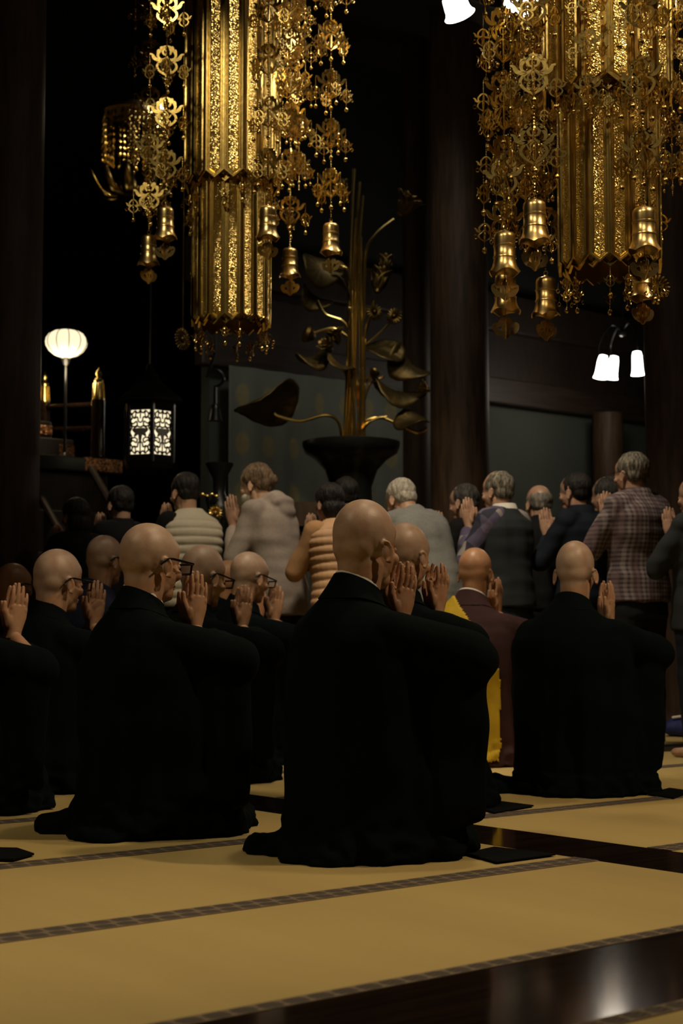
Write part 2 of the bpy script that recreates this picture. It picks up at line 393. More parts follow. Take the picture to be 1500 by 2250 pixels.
def curtain(e0, e1, d, z0, z1):
    nx, nz = 90, 6; v = []; f = []
    for k in range(nz + 1):
        for i in range(nx + 1):
            e = (e1 - e0) * i / nx
            v.append((e, .025 * math.sin(e * 21) * (1.1 - .6 * k / nz), (z1 - z0) * k / nz))
    for k in range(nz):
        for i in range(nx): a = k*(nx+1)+i; f.append((a, a+1, a+nx+2, a+nx+1))
    s = Soup().add(v, f); p = RM(e0, d, z0)
    o = obj('crest_curtain', soup_mesh(s, curtain_mat(), True, None), None, p, RZ)
    so = o.modifiers.new('s', 'SOLIDIFY'); so.thickness = .006
    return tag(o, 'grey-green hanging curtain with faded gold round crests behind the black vase', 'curtain')
curtain(6.9, 9.25, DB - .2, .02, 2.74)
# ------------------------------------------------------------------ figures
def remesh(s, voxel, it=4, fac=.5):
    me = mesh_from(s.v, s.f, 'tmp'); o = bpy.data.objects.new('tmp', me); C.objects.link(o)
    r = o.modifiers.new('r', 'REMESH'); r.mode = 'VOXEL'; r.voxel_size = voxel
    if it: sm = o.modifiers.new('s', 'SMOOTH'); sm.iterations = it; sm.factor = fac
    dg = bpy.context.evaluated_depsgraph_get(); m2 = bpy.data.meshes.new_from_object(o.evaluated_get(dg))
    out = arrays(m2); bpy.data.objects.remove(o); bpy.data.meshes.remove(me); bpy.data.meshes.remove(m2); return out
def arrays(m2):
    V = np.empty(len(m2.vertices)*3, dtype=np.float32); m2.vertices.foreach_get('co', V)
    Nn = np.empty(len(m2.vertices)*3, dtype=np.float32); m2.vertex_normals.foreach_get('vector', Nn)
    Fq = np.empty(len(m2.loops), dtype=np.int32); m2.loops.foreach_get('vertex_index', Fq)
    return V.reshape(-1,3), Fq.reshape(-1,4), Nn.reshape(-1,3)
def lap(V, Fq, it, w):
    a = np.concatenate([Fq[:,i] for i in range(4)]); b = np.concatenate([Fq[:,(i+1)%4] for i in range(4)])
    n = len(V); deg = np.bincount(a, minlength=n) + np.bincount(b, minlength=n); deg = np.maximum(deg, 1)
    V = V.astype(np.float64)
    for _ in range(it):
        S = np.stack([np.bincount(a, V[b,c], n) + np.bincount(b, V[a,c], n) for c in range(3)], 1)
        V = V + (S / deg[:,None] - V) * (w * .6)[:,None]
    return V.astype(np.float32)
def sstep(a, b, x):
    t = np.clip((x - a) / (b - a), 0, 1); return t*t*(3-2*t)
def npx(Mx, V): 
    A = np.array(Mx); return V @ A[:3,:3].T + A[:3,3]
def fbm(V, sc, seed=0):
    o = Vector((seed*7.3, seed*3.1, seed*1.7))
    return np.array([noise.noise(Vector((p[0]*sc[0], p[1]*sc[1], p[2]*sc[2])) + o) for p in V])
_cache = {}
def head_arr(vox, kind=0):
    k = ('h', vox, kind)
    if k in _cache: return _cache[k]
    s = Soup()
    if kind == 0:      # high rounded skull
        s.ell((0,-.012,.032), (.076,.097,.094)); s.ell((0,-.05,-.005), (.063,.05,.062))
    elif kind == 1:    # longer, flatter top
        s.ell((0,-.014,.028), (.077,.100,.090)); s.ell((0,-.055,.0), (.064,.048,.06))
    else:              # broad
        s.ell((0,-.010,.030), (.080,.096,.091)); s.ell((0,-.045,-.008), (.069,.052,.062))
    s.ell((0,.026,-.026), (.063,.066,.078)); s.ell((0,.045,-.082), (.043,.046,.034)); s.ell((0,.02,-.06), (.057,.05,.05))
    s.ell((0,.066,.014), (.05,.022,.015)); s.ell((0,.045,.04), (.060,.042,.05))
    s.cap((0,.078,.010), (0,.095,-.026), .008, .0105); 
    for q in (-1, 1):
        s.ell((q*.012,.092,-.03), (.008,.010,.007)); s.ell((q*.038,.066,-.028), (.022,.022,.02))
        s.ell((q*.031,.079,-.001), (.014,.010,.008))
        R = Matrix.Rotation(q*math.radians(-28), 3, 'Z') @ Matrix.Rotation(math.radians(12), 3, 'X')
        c = Vector((q*.078,-.008,-.018))
        s.ell(c, (.006,.014,.024), R)
        rim = [c + R @ Vector((q*.004, .016*math.cos(t)-.001, .027*math.sin(t))) for t in np.linspace(-1.9, 2.4, 15)]
        s.tube(rim, [.0045]*15, 8); s.ell(c + R @ Vector((q*.002,.006,-.026)), (.0055,.008,.009))
        s.cap((q*.03,.0,-.05), (q*.025,-.006,-.13), .03, .03)
    s.ell((0,.090,-.058), (.023,.010,.006)); s.ell((0,.089,-.067), (.020,.010,.006)); s.ell((0,.083,-.09), (.018,.014,.014))
    s.cap((0,-.032,-.045), (0,-.016,-.155), .054, .052); s.cap((0,-.012,-.06), (0,-.006,-.155), .050, .050)
    V, Fq, Nn = remesh(s, vox, 3)
    x, y, z = V[:,0], V[:,1], V[:,2]
    wt = sstep(.0,.03, np.maximum(z, -y - .035)) * (1 - sstep(.070,.080, np.abs(x)) * (z < .03))
    V = lap(V, Fq, 26 if vox < .0035 else 16, wt)
    _cache[k] = (V, Fq, Nn); return _cache[k]
def hands_arr(vox, gap=0.0, cup=0.0):
    k = ('g', vox, gap, cup)
    if k in _cache: return _cache[k]
    s = Soup()
    for q in (-1, 1):
        h = Soup(); X = .0125
        h.loft([(X+.006,0,-.03,.021,.026), (X+.005,0,.0,.018,.026), (X+.004,-.001,.025,.016,.033), (X+.003,0,.055,.0135,.039), (X,0,.085,.012,.0405), (X,.001,.098,.010,.038)], 18)
        for y, L, r, z0 in ((-.0290,.071,.0080,.092), (-.0095,.080,.0083,.096), (.0100,.073,.0080,.094), (.0288,.056,.0071,.087)):
            sp = y * .02; xm = X + .003 + cup*.10; xt = X - .004 - cup*.02
            h.cap((X, y, z0-.012), (xm, y+sp*.4, z0+L*.45), r*1.08, r)
            h.cap((xm, y+sp*.4, z0+L*.45), (xm*.5+xt*.5+.001, y+sp*.75, z0+L*.75), r, r*.93)
            h.cap((xm*.5+xt*.5+.001, y+sp*.75, z0+L*.75), (xt, y+sp, z0+L), r*.93, r*.8)
            h.ell((X+.005, y*.97, z0-.006), (.0065,.0080,.013), nu=12, nv=8)
        h.ell((X+.002,-.026,.035), (.015,.018,.03))
        h.cap((X,-.032,.035), (X-.002,-.052,.070), .0125, .0105); h.cap((X-.002,-.052,.070), (X-.004,-.056,.100), .0105, .008)
        Mx = Matrix.Rotation(gap, 4, 'Y')
        h.xf(Mx)
        if q < 0: h.xf(Matrix.Scale(-1, 4, (1,0,0)))
        s.join(h)
    _cache[k] = remesh(s, vox, 2, .5); return _cache[k]

def union(a, b):
    """boolean union of two closed meshes given as (V,F)"""
    ma = mesh_from(*a[:2]); mb = mesh_from(*b[:2]); oa = bpy.data.objects.new('ta', ma); ob = bpy.data.objects.new('tb', mb)
    C.objects.link(oa); C.objects.link(ob); bo = oa.modifiers.new('b', 'BOOLEAN'); bo.operation = 'UNION'; bo.object = ob
    try: bo.solver = 'MANIFOLD'
    except Exception: bo.solver = 'EXACT'
    dg = bpy.context.evaluated_depsgraph_get(); m2 = bpy.data.meshes.new_from_object(oa.evaluated_get(dg))
    ok = len(m2.vertices) > .6 * (len(ma.vertices))
    for o_ in (oa, ob): bpy.data.objects.remove(o_)
    bpy.data.meshes.remove(ma)
    if not ok or len(m2.polygons) == 0:
        print('UNION FAILED'); bpy.data.meshes.remove(m2); m2 = None
    bpy.data.meshes.remove(mb)
    return m2
HAIR = {}
def hair_mat(name, c1, c2):
    return mat(name, c1, .55, noise_amt=.5, nscale=45, col2=c2, bump=.9, bscale=90, stretch=(1.6,1.6,.35), spec=.4)
HAIR['grey'] = hair_mat('hair_grey', (.30,.27,.23), (.10,.085,.07))
HAIR['white'] = hair_mat('hair_white', (.52,.47,.40), (.28,.24,.20))
HAIR['salt'] = hair_mat('hair_salt', (.34,.30,.23), (.035,.03,.025))
HAIR['brown'] = hair_mat('hair_brown', (.24,.155,.085), (.06,.035,.02))
HAIR['black'] = hair_mat('hair_black', (.018,.014,.012), (.006,.005,.005))
HAIR['darkgrey'] = hair_mat('hair_dark_grey', (.085,.08,.075), (.02,.018,.017))
def scalp_attr(me, Hinv, on=1.0):
    n = len(me.vertices); V = np.empty(n*3, dtype=np.float32); me.vertices.foreach_get('co', V); V = V.reshape(-1,3)
    L = npx(Hinv, V)
    line = np.interp(L[:,1], [-.11,-.06,-.02,.01,.03,.06,.09], [-.075,-.07,-.045,.005,.01,.05,.075])
    a = sstep(-.012, .012, L[:,2] - line) * (np.linalg.norm(L, axis=1) < .17) * (np.abs(L[:,0]) < .082) * on
    at = me.attributes.new('scalp', 'FLOAT', 'POINT'); at.data.foreach_set('value', a.astype(np.float32))
def glasses(parent, Hm, m, rect=True, s=1.0):
    f = Soup(); y0 = .112
    for q in (-1, 1):
        cx = q*.034
        if rect:
            pts = [(cx-.026,y0,.012),(cx+.026,y0,.012),(cx+.024,y0,-.018),(cx-.022*1,y0,-.018),(cx-.026,y0,.012)]
            for a, b in zip(pts[:-1], pts[1:]): f.tube([a, b], .0034, 6)
        else:
            f.tube([(cx+.024*math.cos(t), y0, -.003+.017*math.sin(t)) for t in np.linspace(0, 2*PI, 17)], .0014, 6)
        r = .0038 if rect else .0014
        f.tube([(q*.060,y0,.008), (q*.078,y0-.012,.010), (q*.0815,.055,.010), (q*.083,.01,.010), (q*.083,-.012,.006), (q*.080,-.034,-.014)], [r, r, r, r, r, r*.8], 6)
    f.tube([(-.010,y0,.004),(0,y0+.003,.007),(.010,y0,.004)], .0022, 6)
    f.xf(Hm)
    return obj('glasses', soup_mesh(f, m, True), parent)
def hair_obj(parent, Hm, kind, m, vox=.005, seed=0):
    s = Soup()
    if kind == 'short':
        s.ell((0,-.022,.034), (.083,.099,.090)); s.ell((0,-.05,-.012), (.073,.056,.062))
    elif kind == 'bald_top':     # thin hair round the sides and back
        s.ell((0,-.026,.012), (.083,.094,.078)); s.ell((0,-.05,-.014), (.074,.056,.06))
    elif kind == 'bob':
        s.ell((0,-.020,.036), (.088,.102,.093)); s.ell((0,-.045,-.045), (.083,.068,.085))
    elif kind == 'tied':
        s.ell((0,-.020,.036), (.086,.102,.093)); s.ell((0,-.055,-.010), (.072,.060,.062)); s.ell((0,-.118,-.005), (.028,.03,.036))
    V, Fq, Nn = remesh(s, vox, 3)
    d = fbm(V, (38,38,14), seed) * .0045 + fbm(V, (90,90,25), seed+3) * .0025
    V = V + Nn * d[:,None]
    V = npx(Hm, V)
    return obj('hair', finish(mesh_from(V, Fq), m), parent)
def fold(V, Nn, amp, seed, zc=.7, vert=True, floor_keep=True):
    a = fbm(V, (9,9,1.4), seed) + .5 * fbm(V, (20,20,3.0), seed+5)
    b = fbm(V, (4,4,8), seed+9)
    k = amp * (1.15 - np.clip(V[:,2] / zc, 0, 1))
    d = a * k + b * amp * .35
    Vn = V + Nn * d[:,None] * np.array([1,1,.5])
    if floor_keep: Vn[:,2] = np.maximum(Vn[:,2], 0.001)
    return Vn

def finish_body(t, hi_parts, lo, Hm, skin, scalp=1.0):
    hv = [p[0] for p in hi_parts]; off = np.cumsum([0] + [len(v) for v in hv])
    Vh = np.concatenate(hv); Fh = np.concatenate([p[1] + off[i] for i, p in enumerate(hi_parts)])
    m2 = union((lo[0], lo[1]), (Vh, Fh))
    if m2 is None:
        o_ = len(lo[0]); m2 = mesh_from(np.concatenate([lo[0], Vh]), np.concatenate([lo[1], Fh + o_]))
    m2.materials.clear(); finish(m2, skin)
    scalp_attr(m2, Hm.inverted(), scalp)
    return obj('body', m2, t)
EYE = soup_mesh(Soup().ell((0,0,0), (.0105,.0105,.0105), nu=10, nv=8), mat('eye', (.03,.02,.015), .2), True)
def add_eyes(b, Hm):
    for q in (-1, 1):
        o = obj('eye', EYE, b); o.matrix_local = Hm @ Matrix.Translation((q*.031,.0785,-.001))

def ntilt(v):
    k = min(1, max(0, (v[2] - .70) / .10))
    return (v[0], v[1], v[2] - .50 * max(0, v[1] + .075) * k)
def kneeler(label, px, py, Z, phi, skin='skin', kind=0, robe='robe', vox=.0032, yaw=-10, pitch=8, roll=0, hand=(0,.20,-.05), gap=.03, cup=0.0,
            htilt=8, hyaw=0, spec=None, specrect=True, kesa=False, collar=None, seed=1, hs=1.0, tail=None, sleeve=1.0, wide=1.0, elb=(.28,.20,.585), group='kneeling people in prayer', htop=None):
    """px,py: head centre in the photo; phi: heading to the right of straight away (deg)"""
    hp = P(px, py, Z); s = hp.z / .925
    t = thing('person', label, 'person', (0,0,0), -math.radians(phi), group)
    hl = Vector((0, .030, .925))
    wl = Matrix.Rotation(-math.radians(phi), 3, 'Z') @ (hl * s)
    t.location = (hp.x - wl.x, hp.y - wl.y, 0)
    Hm = Matrix.Translation(hl*s) @ Matrix.Rotation(math.radians(-yaw), 4, 'Z') @ Matrix.Rotation(math.radians(-pitch), 4, 'X') @ Matrix.Rotation(math.radians(roll), 4, 'Y') @ Matrix.Scale(hs, 4)
    hv, hf, _ = head_arr(vox, kind)
    H = (npx(Hm, hv), hf)
    wr = Vector((hand[0], .030 + hand[1], .925 + hand[2] - .10)) * s       # wrist centre between the palms
    Gm = Matrix.Translation(wr) @ Matrix.Rotation(math.radians(-hyaw), 4, 'Z') @ Matrix.Rotation(math.radians(-htilt), 4, 'X') @ Matrix.Scale(1.0, 4)
    gv, gf, _ = hands_arr(max(.0022, vox*.8), gap, cup)
    hd = (npx(Gm, gv), gf)
    lo = Soup()
    lo.loft([(0,-.06,.10,.12,.085), (0,-.05,.2,.14,.10), (0,-.03,.35,.13,.09), (0,-.01,.5,.155,.105), (0,-.01,.64,.165,.09), (0,-.01,.70,.12,.07), (0,-.01,.76,.05,.048)], 20)
    el = {}
    for q in (-1, 1):
        e = Vector((q*elb[0], elb[1], elb[2])); w_ = (Gm @ Vector((q*.018,0,-.02))) / s; el[q] = (e, w_)
        lo.cap((q*.165,-.005,.67), e, .052, .042); lo.cap(e, w_, .042, .026)
        lo.cap((q*.08,-.03,.17), (q*.10,.25,.085), .075, .055); lo.cap((q*.10,.25,.062), (q*.08,-.08,.05), .05, .034); lo.cap((q*.08,-.08,.04), (q*.06,-.14,.035), .03, .022)
    lo.v = [tuple(Vector(v)*s) for v in lo.v]
    lov = remesh(lo, .011, 2)
    b = finish_body(t, [H, hd], lov, Hm, M[skin], 1.0)
    add_eyes(b, Hm)
    # robe
    r = Soup(); W = wide
    r.loft([(0,.08,.001,.295*W,.335), (0,.08,.03,.29*W,.33), (0,.08,.09,.272*W,.305), (0,.065,.18,.265*W,.285), (0,.03,.30,.258*W,.245), (0,-.0,.43,.255*W,.208),
            (0,-.015,.55,.255*W,.185), (0,-.018,.635,.245*W,.165), (0,-.018,.69,.21*W,.143), (0,-.016,.735,.16,.118), (0,-.012,.775,.115,.096), (0,-.006,.815,.086,.080), (0,-.002,.832,.073,.072)], 36)
    for q in (-1, 1):
        e, w_ = el[q]; sh = Vector((q*.17, -.01, .655))
        r.cap(sh, e, .085, .085)
        w2 = e + (w_ - e) * .80
        r.cap(e, w2, .08, .058)
        for (a, c_, zlow) in ((sh*.45 + e*.55, e, .10), (e, w2, .16)):     # sleeve sheets hanging from the arm
            mid = (a + c_)/2; dv = c_ - a; L = math.hypot(dv.x, dv.y)/2 + .045; an = math.atan2(dv.y, dv.x)
            zl = zlow*sleeve + (1-sleeve)*.3; zt = mid.z
            r.loft([(mid.x*.96, mid.y*.95, zl, L*.92, .045, an), (mid.x*.97, mid.y*.97, zl+.06, L*.96, .052, an), (mid.x, mid.y, (zl+zt)/2, L, .05, an), (mid.x, mid.y, zt+.01, L, .07, an)], 20)
    if tail:       # hem spread out on the mat
        for (tx, ty, rx, ry, rz_, an) in tail:
            r.ell((tx, ty, 0.008), (rx, ry, rz_), Matrix.Rotation(an, 3, 'Z'))
    r.v = [tuple(Vector(ntilt(v))*s) for v in r.v]
    V, Fq, Nn = remesh(r, .0105, 5)
    V = fold(V, Nn, .034, seed)
    lowm = 1 - sstep(.05, .16, V[:,2]); V = V + Nn * (fbm(V, (22,22,30), seed+2) * .020 * lowm)[:,None]; V[:,2] = np.maximum(V[:,2], .001)
    cut = V[:,2] > .826 * s
    rb = obj('robe', finish(mesh_from(V, Fq), M[robe]), t)
    cm = collar or robe
    cs = Soup()
    for k_, (c0, rad) in enumerate(((.79, .077), (.81, .075), (.828, .072))): pass
    prof = [(0,-.014,.765,.126,.102), (0,-.009,.80,.096,.087), (0,-.005,.830,.080,.077), (0,-.003,.842,.0745,.0735), (0,-.003,.844,.070,.07), (0,-.004,.835,.066,.067), (0,-.008,.77,.065,.067)]
    cs.loft(prof, 28); cs.v = [tuple(Vector(ntilt(v))*s) for v in cs.v]
    obj('collar', soup_mesh(cs, M[robe], True), t)
    if collar:
        c2 = Soup(); c2.loft([(0,-.006,.80,.071,.071), (0,-.002,.847,.0695,.0705), (0,-.002,.852,.067,.068), (0,-.006,.80,.062,.063)], 28); c2.v = [tuple(Vector(ntilt(v))*s) for v in c2.v]
        obj('inner_collar', soup_mesh(c2, M[collar], True), t)
    if kesa:       # yellow cloth over the left half of the back, cut from the robe surface and lifted off it
        fc = V[Fq].mean(axis=1) / s
        fx, fy, fz = fc[:,0], fc[:,1], fc[:,2]
        lim = np.interp(fz, [0,.45,.58,.80], kesa)
        sel = (fx < lim) & (fz > .03) & (fz < .80) & (fy < .20)
        F2 = Fq[sel]; used = np.unique(F2); mp_ = -np.ones(len(V), dtype=int); mp_[used] = np.arange(len(used))
        V2 = (V + Nn*.006)[used]
        o2 = obj('kesa', finish(mesh_from(V2, mp_[F2]), M['kesa']), t); so = o2.modifiers.new('s', 'SOLIDIFY'); so.thickness = .008; so.offset = 1
        o2['label'] = 'yellow mantle over the left shoulder'
    if spec: glasses(t, Hm, M[spec], specrect)
    return t

def bend(V, ang, z0=.80, z1=1.12, side=0.0):
    """lean the upper body forward about the hips; V in metres of a 1.65 m figure"""
    V = np.asarray(V, dtype=np.float64); t = sstep(z0, z1, V[:,2]); a = -ang * t
    c, q = np.cos(a), np.sin(a); y, z = V[:,1], V[:,2] - .92
    return np.stack([V[:,0], y*c - z*q, .92 + y*q + z*c], 1)
def stander(label, px, py, Z, phi, cloth, legs, hair=('short','grey'), skin='skin_pale', lean=0.0, yaw=0, pitch=6, vox=.0045, hand=(0,.19,-.12), gap=.03,
            elbow=(.24,.14,1.10), bulk=1.0, seed=1, puff=False, hood=False, sleeves=None, spec=None, mask=False, longcoat=False, collar=None, badge=False, armhole=False, htilt=10, group='standing people in prayer'):
    hp = P(px, py, Z)
    hb = bend(np.array([[0,.045,1.535]]), lean)[0]
    s = hp.z / hb[2]
    t = thing('person', label, 'person', (0,0,0), -math.radians(phi), group)
    wl = Matrix.Rotation(-math.radians(phi), 3, 'Z') @ Vector((hb[0]*s, hb[1]*s, 0)); t.location = (hp.x - wl.x, hp.y - wl.y, 0)
    Hm = Matrix.Scale(s, 4) @ Matrix.Translation(Vector(hb)) @ Matrix.Rotation(math.radians(-yaw), 4, 'Z') @ Matrix.Rotation(-lean*.6 - math.radians(pitch), 4, 'X')
    hv, hf, _ = head_arr(vox, seed % 3); H = (npx(Hm, hv), hf)
    wr = Vector((hand[0], hb[1] + hand[1], hb[2] + hand[2] - .1))
    Gm = Matrix.Scale(s, 4) @ Matrix.Translation(wr) @ Matrix.Rotation(math.radians(-htilt), 4, 'X')
    gv, gf, _ = hands_arr(.0034, gap); hd = (npx(Gm, gv), gf)
    sh = {q: Vector(bend(np.array([[q*.165,0,1.345]]), lean)[0]) for q in (-1,1)}
    el = {q: Vector(bend(np.array([[q*elbow[0],elbow[1],elbow[2]]]), lean)[0]) for q in (-1,1)}
    wrs = {q: wr + Vector((q*.018,0,-.02)) for q in (-1,1)}
    lo = Soup(); lo.loft([(0,0,.80,.13,.09), (0,0,.9,.15,.1), (0,0,1.05,.125,.085), (0,0,1.2,.14,.09), (0,0,1.33,.13,.075), (0,-.005,1.42,.05,.045)], 18)
    lo.v = [tuple(v) for v in bend(np.array(lo.v), lean)]
    for q in (-1,1):
        lo.cap(sh[q], el[q], .045, .036); lo.cap(el[q], wrs[q], .036, .024)
        lo.cap((q*.085,0,.84), (q*.085,.01,.47), .075, .052); lo.cap((q*.085,.01,.47), (q*.085,-.02,.07), .05, .034); lo.cap((q*.085,-.03,.04), (q*.095,.14,.028), .036, .027)
    lo.v = [tuple(Vector(v)*s) for v in lo.v]
    b = finish_body(t, [H, hd], remesh(lo, .012, 2), Hm, M[skin], 0.0); add_eyes(b, Hm)
    # upper garment
    B = bulk; j = Soup()
    zb = .74 if longcoat else .82
    rings = [(0,.0,zb,.185*B,.138*B), (0,.0,.90,.18*B,.135*B), (0,.0,1.0,.17*B,.125*B), (0,.0,1.1,.175*B,.125*B), (0,-.005,1.2,.19*B,.132*B), (0,-.008,1.29,.197*B,.128*B), (0,-.008,1.345,.18*B,.112*B), (0,-.008,1.385,.128,.09), (0,-.006,1.415,.080,.075), (0,-.002,1.44,.070,.068)]
    if puff:
        rr = []
        for k in range(130):
            z = zb + (1.42 - zb) * k / 129
            rx = np.interp(z, [r[2] for r in rings], [r[3] for r in rings]); ry = np.interp(z, [r[2] for r in rings], [r[4] for r in rings])
            pf = 1.0 + .085 * abs(math.sin((z - zb) * PI / .052)) ** .5 * (1 if z < 1.40 else .4)
            rr.append((0,-.008,z,rx*pf,ry*pf))
        rings = rr
    j.loft(rings, 30)
    if hood:
        j.tube([(.082*math.cos(t_), -.015+.082*math.sin(t_), 1.405-.28*(.082*math.sin(t_))) for t_ in np.linspace(0, 2*PI, 21)], .034, 10)
        j.ell((0,-.105,1.385), (.112,.062,.05)); j.ell((0,-.125,1.335), (.085,.042,.06))
    j.v = [tuple(v) for v in bend(np.array(j.v), lean)]
    a = Soup()
    for q in (-1,1):
        a.cap(sh[q]*.97 + Vector((0,0,.03)), el[q], .068*B, .056*B); a.cap(el[q], el[q] + (wrs[q]-el[q])*.86, .056*B, .040*B)
        if not puff: a.cap(Vector(bend(np.array([[q*.10,0,1.36]]), lean)[0]), sh[q], .07*B, .07*B)
    def cloth_obj(name, sp, m, amp=.009, v_=.0085, it=3):
        sp.v = [tuple(Vector(v)*s) for v in sp.v]
        V, Fq, Nn = remesh(sp, v_, it)
        d = (fbm(V, (11,11,5), seed) * amp + fbm(V, (5,5,16), seed+4) * amp * .8)
        return obj(name, finish(mesh_from(V + Nn*d[:,None], Fq), m), t)
    if sleeves:
        cloth_obj('vest', j, M[cloth], .004 if puff else .008, .0055 if puff else .0085, 1 if puff else 3); so = cloth_obj('sleeves', a, M[sleeves])
    else:
        j.join(a); cloth_obj('jacket', j, M[cloth], .009, .0085, 14 if hood else 4)
    if collar:
        c2 = Soup(); c2.loft([(0,-.006,1.40,.088,.082), (0,-.002,1.445,.074,.072), (0,-.001,1.452,.070,.068), (0,-.004,1.40,.066,.064)], 24); c2.v = [tuple(Vector(v)*s) for v in bend(np.array(c2.v), lean)]
        obj('collar', soup_mesh(c2, M[collar], True), t)
    l = Soup(); l.loft([(0,0,.74,.17*B,.125*B), (0,0,.86,.165*B,.12*B), (0,0,.93,.15*B,.112*B)], 24)
    for q in (-1,1):
        l.cap((q*.088,0,.80), (q*.092,.01,.47), .095*B, .075*B); l.loft([(q*.092,-.01,.05,.062*B,.066*B), (q*.092,0,.25,.066*B,.07*B), (q*.092,.008,.48,.075*B,.078*B)], 18)
    cloth_obj('trousers', l, M[legs], .008, .011)
    if hair: hair_obj(t, Hm, hair[0], HAIR[hair[1]], seed=seed)
    if spec: glasses(t, Hm, M[spec], False)
    if mask:
        mk = Soup().ell((0,.048,-.062), (.058,.062,.046)); mk.xf(Hm); obj('face_mask', soup_mesh(mk, M['white_cloth'], True), t)
    if badge:
        bd = Soup().lathe([(.001,-.004), (.021,-.004), (.023,0), (.020,.005), (.001,.007)], 20)
        o = obj('round_crest', soup_mesh(bd, M['gold_dull'], True), t)
        pb = bend(np.array([[.0,-.083,1.392]]), lean)[0]; o.matrix_local = Matrix.Scale(s,4) @ Matrix.Translation(Vector(pb)) @ Matrix.Rotation(math.radians(70), 4, 'X')
    return t
def plaid_mat():
    m = mat('plaid_shirt', (.2,.15,.15), .85, spec=.2); nt = m.node_tree; b = nt.nodes['Principled BSDF']; tc = nt.nodes.new('ShaderNodeTexCoord')
    sx = nt.nodes.new('ShaderNodeSeparateXYZ'); nt.links.new(tc.outputs['Object'], sx.inputs[0])
    def stripe(sock, f, ph=0):
        a = nt.nodes.new('ShaderNodeMath'); a.operation = 'MULTIPLY_ADD'; a.inputs[1].default_value = f; a.inputs[2].default_value = ph; nt.links.new(sock, a.inputs[0])
        c = nt.nodes.new('ShaderNodeMath'); c.operation = 'SINE'; nt.links.new(a.outputs[0], c.inputs[0])
        d = nt.nodes.new('ShaderNodeMapRange'); d.inputs[1].default_value = -.3; d.inputs[2].default_value = .5; nt.links.new(c.outputs[0], d.inputs[0]); return d.outputs[0]
    def mixm(a, col, facs):
        mx = nt.nodes.new('ShaderNodeMix'); mx.data_type = 'RGBA'; nt.links.new(facs, mx.inputs[0])
        if isinstance(a, tuple): mx.inputs[6].default_value = a
        else: nt.links.new(a, mx.inputs[6])
        mx.inputs[7].default_value = col; return mx.outputs[2]
    ad = nt.nodes.new('ShaderNodeMath'); ad.operation = 'ADD'
    s1 = stripe(sx.outputs[0], 260); s2 = stripe(sx.outputs[2], 260, 1); nt.links.new(s1, ad.inputs[0]); nt.links.new(s2, ad.inputs[1])
    hv = nt.nodes.new('ShaderNodeMath'); hv.operation = 'MULTIPLY'; hv.inputs[1].default_value = .42; nt.links.new(ad.outputs[0], hv.inputs[0])
    c1 = mixm((.30,.24,.235,1), (.025,.022,.035,1), hv.outputs[0])
    th = stripe(sx.outputs[0], 87, .6); hh = nt.nodes.new('ShaderNodeMath'); hh.operation = 'MULTIPLY'; hh.inputs[1].default_value = .5; nt.links.new(th, hh.inputs[0])
    c2 = mixm(c1, (.10,.05,.06,1), hh.outputs[0]); nt.links.new(c2, b.inputs['Base Color']); return m
def argyle_mat():
    m = mat('checked_sleeve', (.2,.2,.2), .85, spec=.2); nt = m.node_tree; b = nt.nodes['Principled BSDF']; tc = nt.nodes.new('ShaderNodeTexCoord')
    mp = nt.nodes.new('ShaderNodeMapping'); mp.inputs['Rotation'].default_value = (.6,.5,.7); nt.links.new(tc.outputs['Object'], mp.inputs[0])
    vo = nt.nodes.new('ShaderNodeTexVoronoi'); vo.distance = 'CHEBYCHEV'; vo.inputs['Scale'].default_value = 13; vo.inputs['Randomness'].default_value = .15; nt.links.new(mp.outputs[0], vo.inputs[0])
    cr = nt.nodes.new('ShaderNodeValToRGB'); cr.color_ramp.interpolation = 'CONSTANT'; e = cr.color_ramp.elements
    e[0].color = (.10,.085,.15,1); e[1].position = .3; e[1].color = (.33,.29,.27,1)
    for p_, c_ in ((.5, (.04,.04,.06,1)), (.7, (.16,.13,.20,1))): k = e.new(p_); k.color = c_
    sp = nt.nodes.new('ShaderNodeSeparateColor'); nt.links.new(vo.outputs['Color'], sp.inputs[0]); nt.links.new(sp.outputs[0], cr.inputs[0]); nt.links.new(cr.outputs[0], b.inputs['Base Color']); return m
M['plaid'] = plaid_mat(); M['argyle'] = argyle_mat()
M['hoodie'] = mat('grey_hoodie', (.36,.30,.26), .9, noise_amt=.12, nscale=60, bump=.15, bscale=200, spec=.2)
M['white_vest'] = mat('cream_puffer', (.56,.50,.39), .6, bump=.08, bscale=40, spec=.3)
M['peach_vest'] = mat('peach_puffer', (.62,.37,.20), .6, bump=.08, bscale=40, spec=.3)
M['peach_knit'] = mat('peach_knit', (.50,.28,.13), .9, bump=.2, bscale=180, spec=.15)
M['grey_knit'] = mat('grey_knit', (.20,.20,.195), .9, noise_amt=.15, nscale=80, bump=.2, bscale=200, spec=.15)
M['slate_vest'] = mat('slate_vest', (.028,.033,.036), .9, bump=.15, bscale=150, spec=.15)
M['black_cloth'] = mat('black_cloth', (.010,.010,.011), .9, spec=.15)
M['navy_cloth'] = mat('navy_cloth', (.010,.014,.024), .85, spec=.2)
M['dark_trouser'] = mat('dark_trousers', (.014,.015,.018), .85, spec=.2)
M['slate_jacket'] = mat('slate_jacket', (.030,.034,.038), .85, spec=.2)
M['red_cloth'] = mat('red_cloth', (.22,.02,.018), .8, spec=.2)
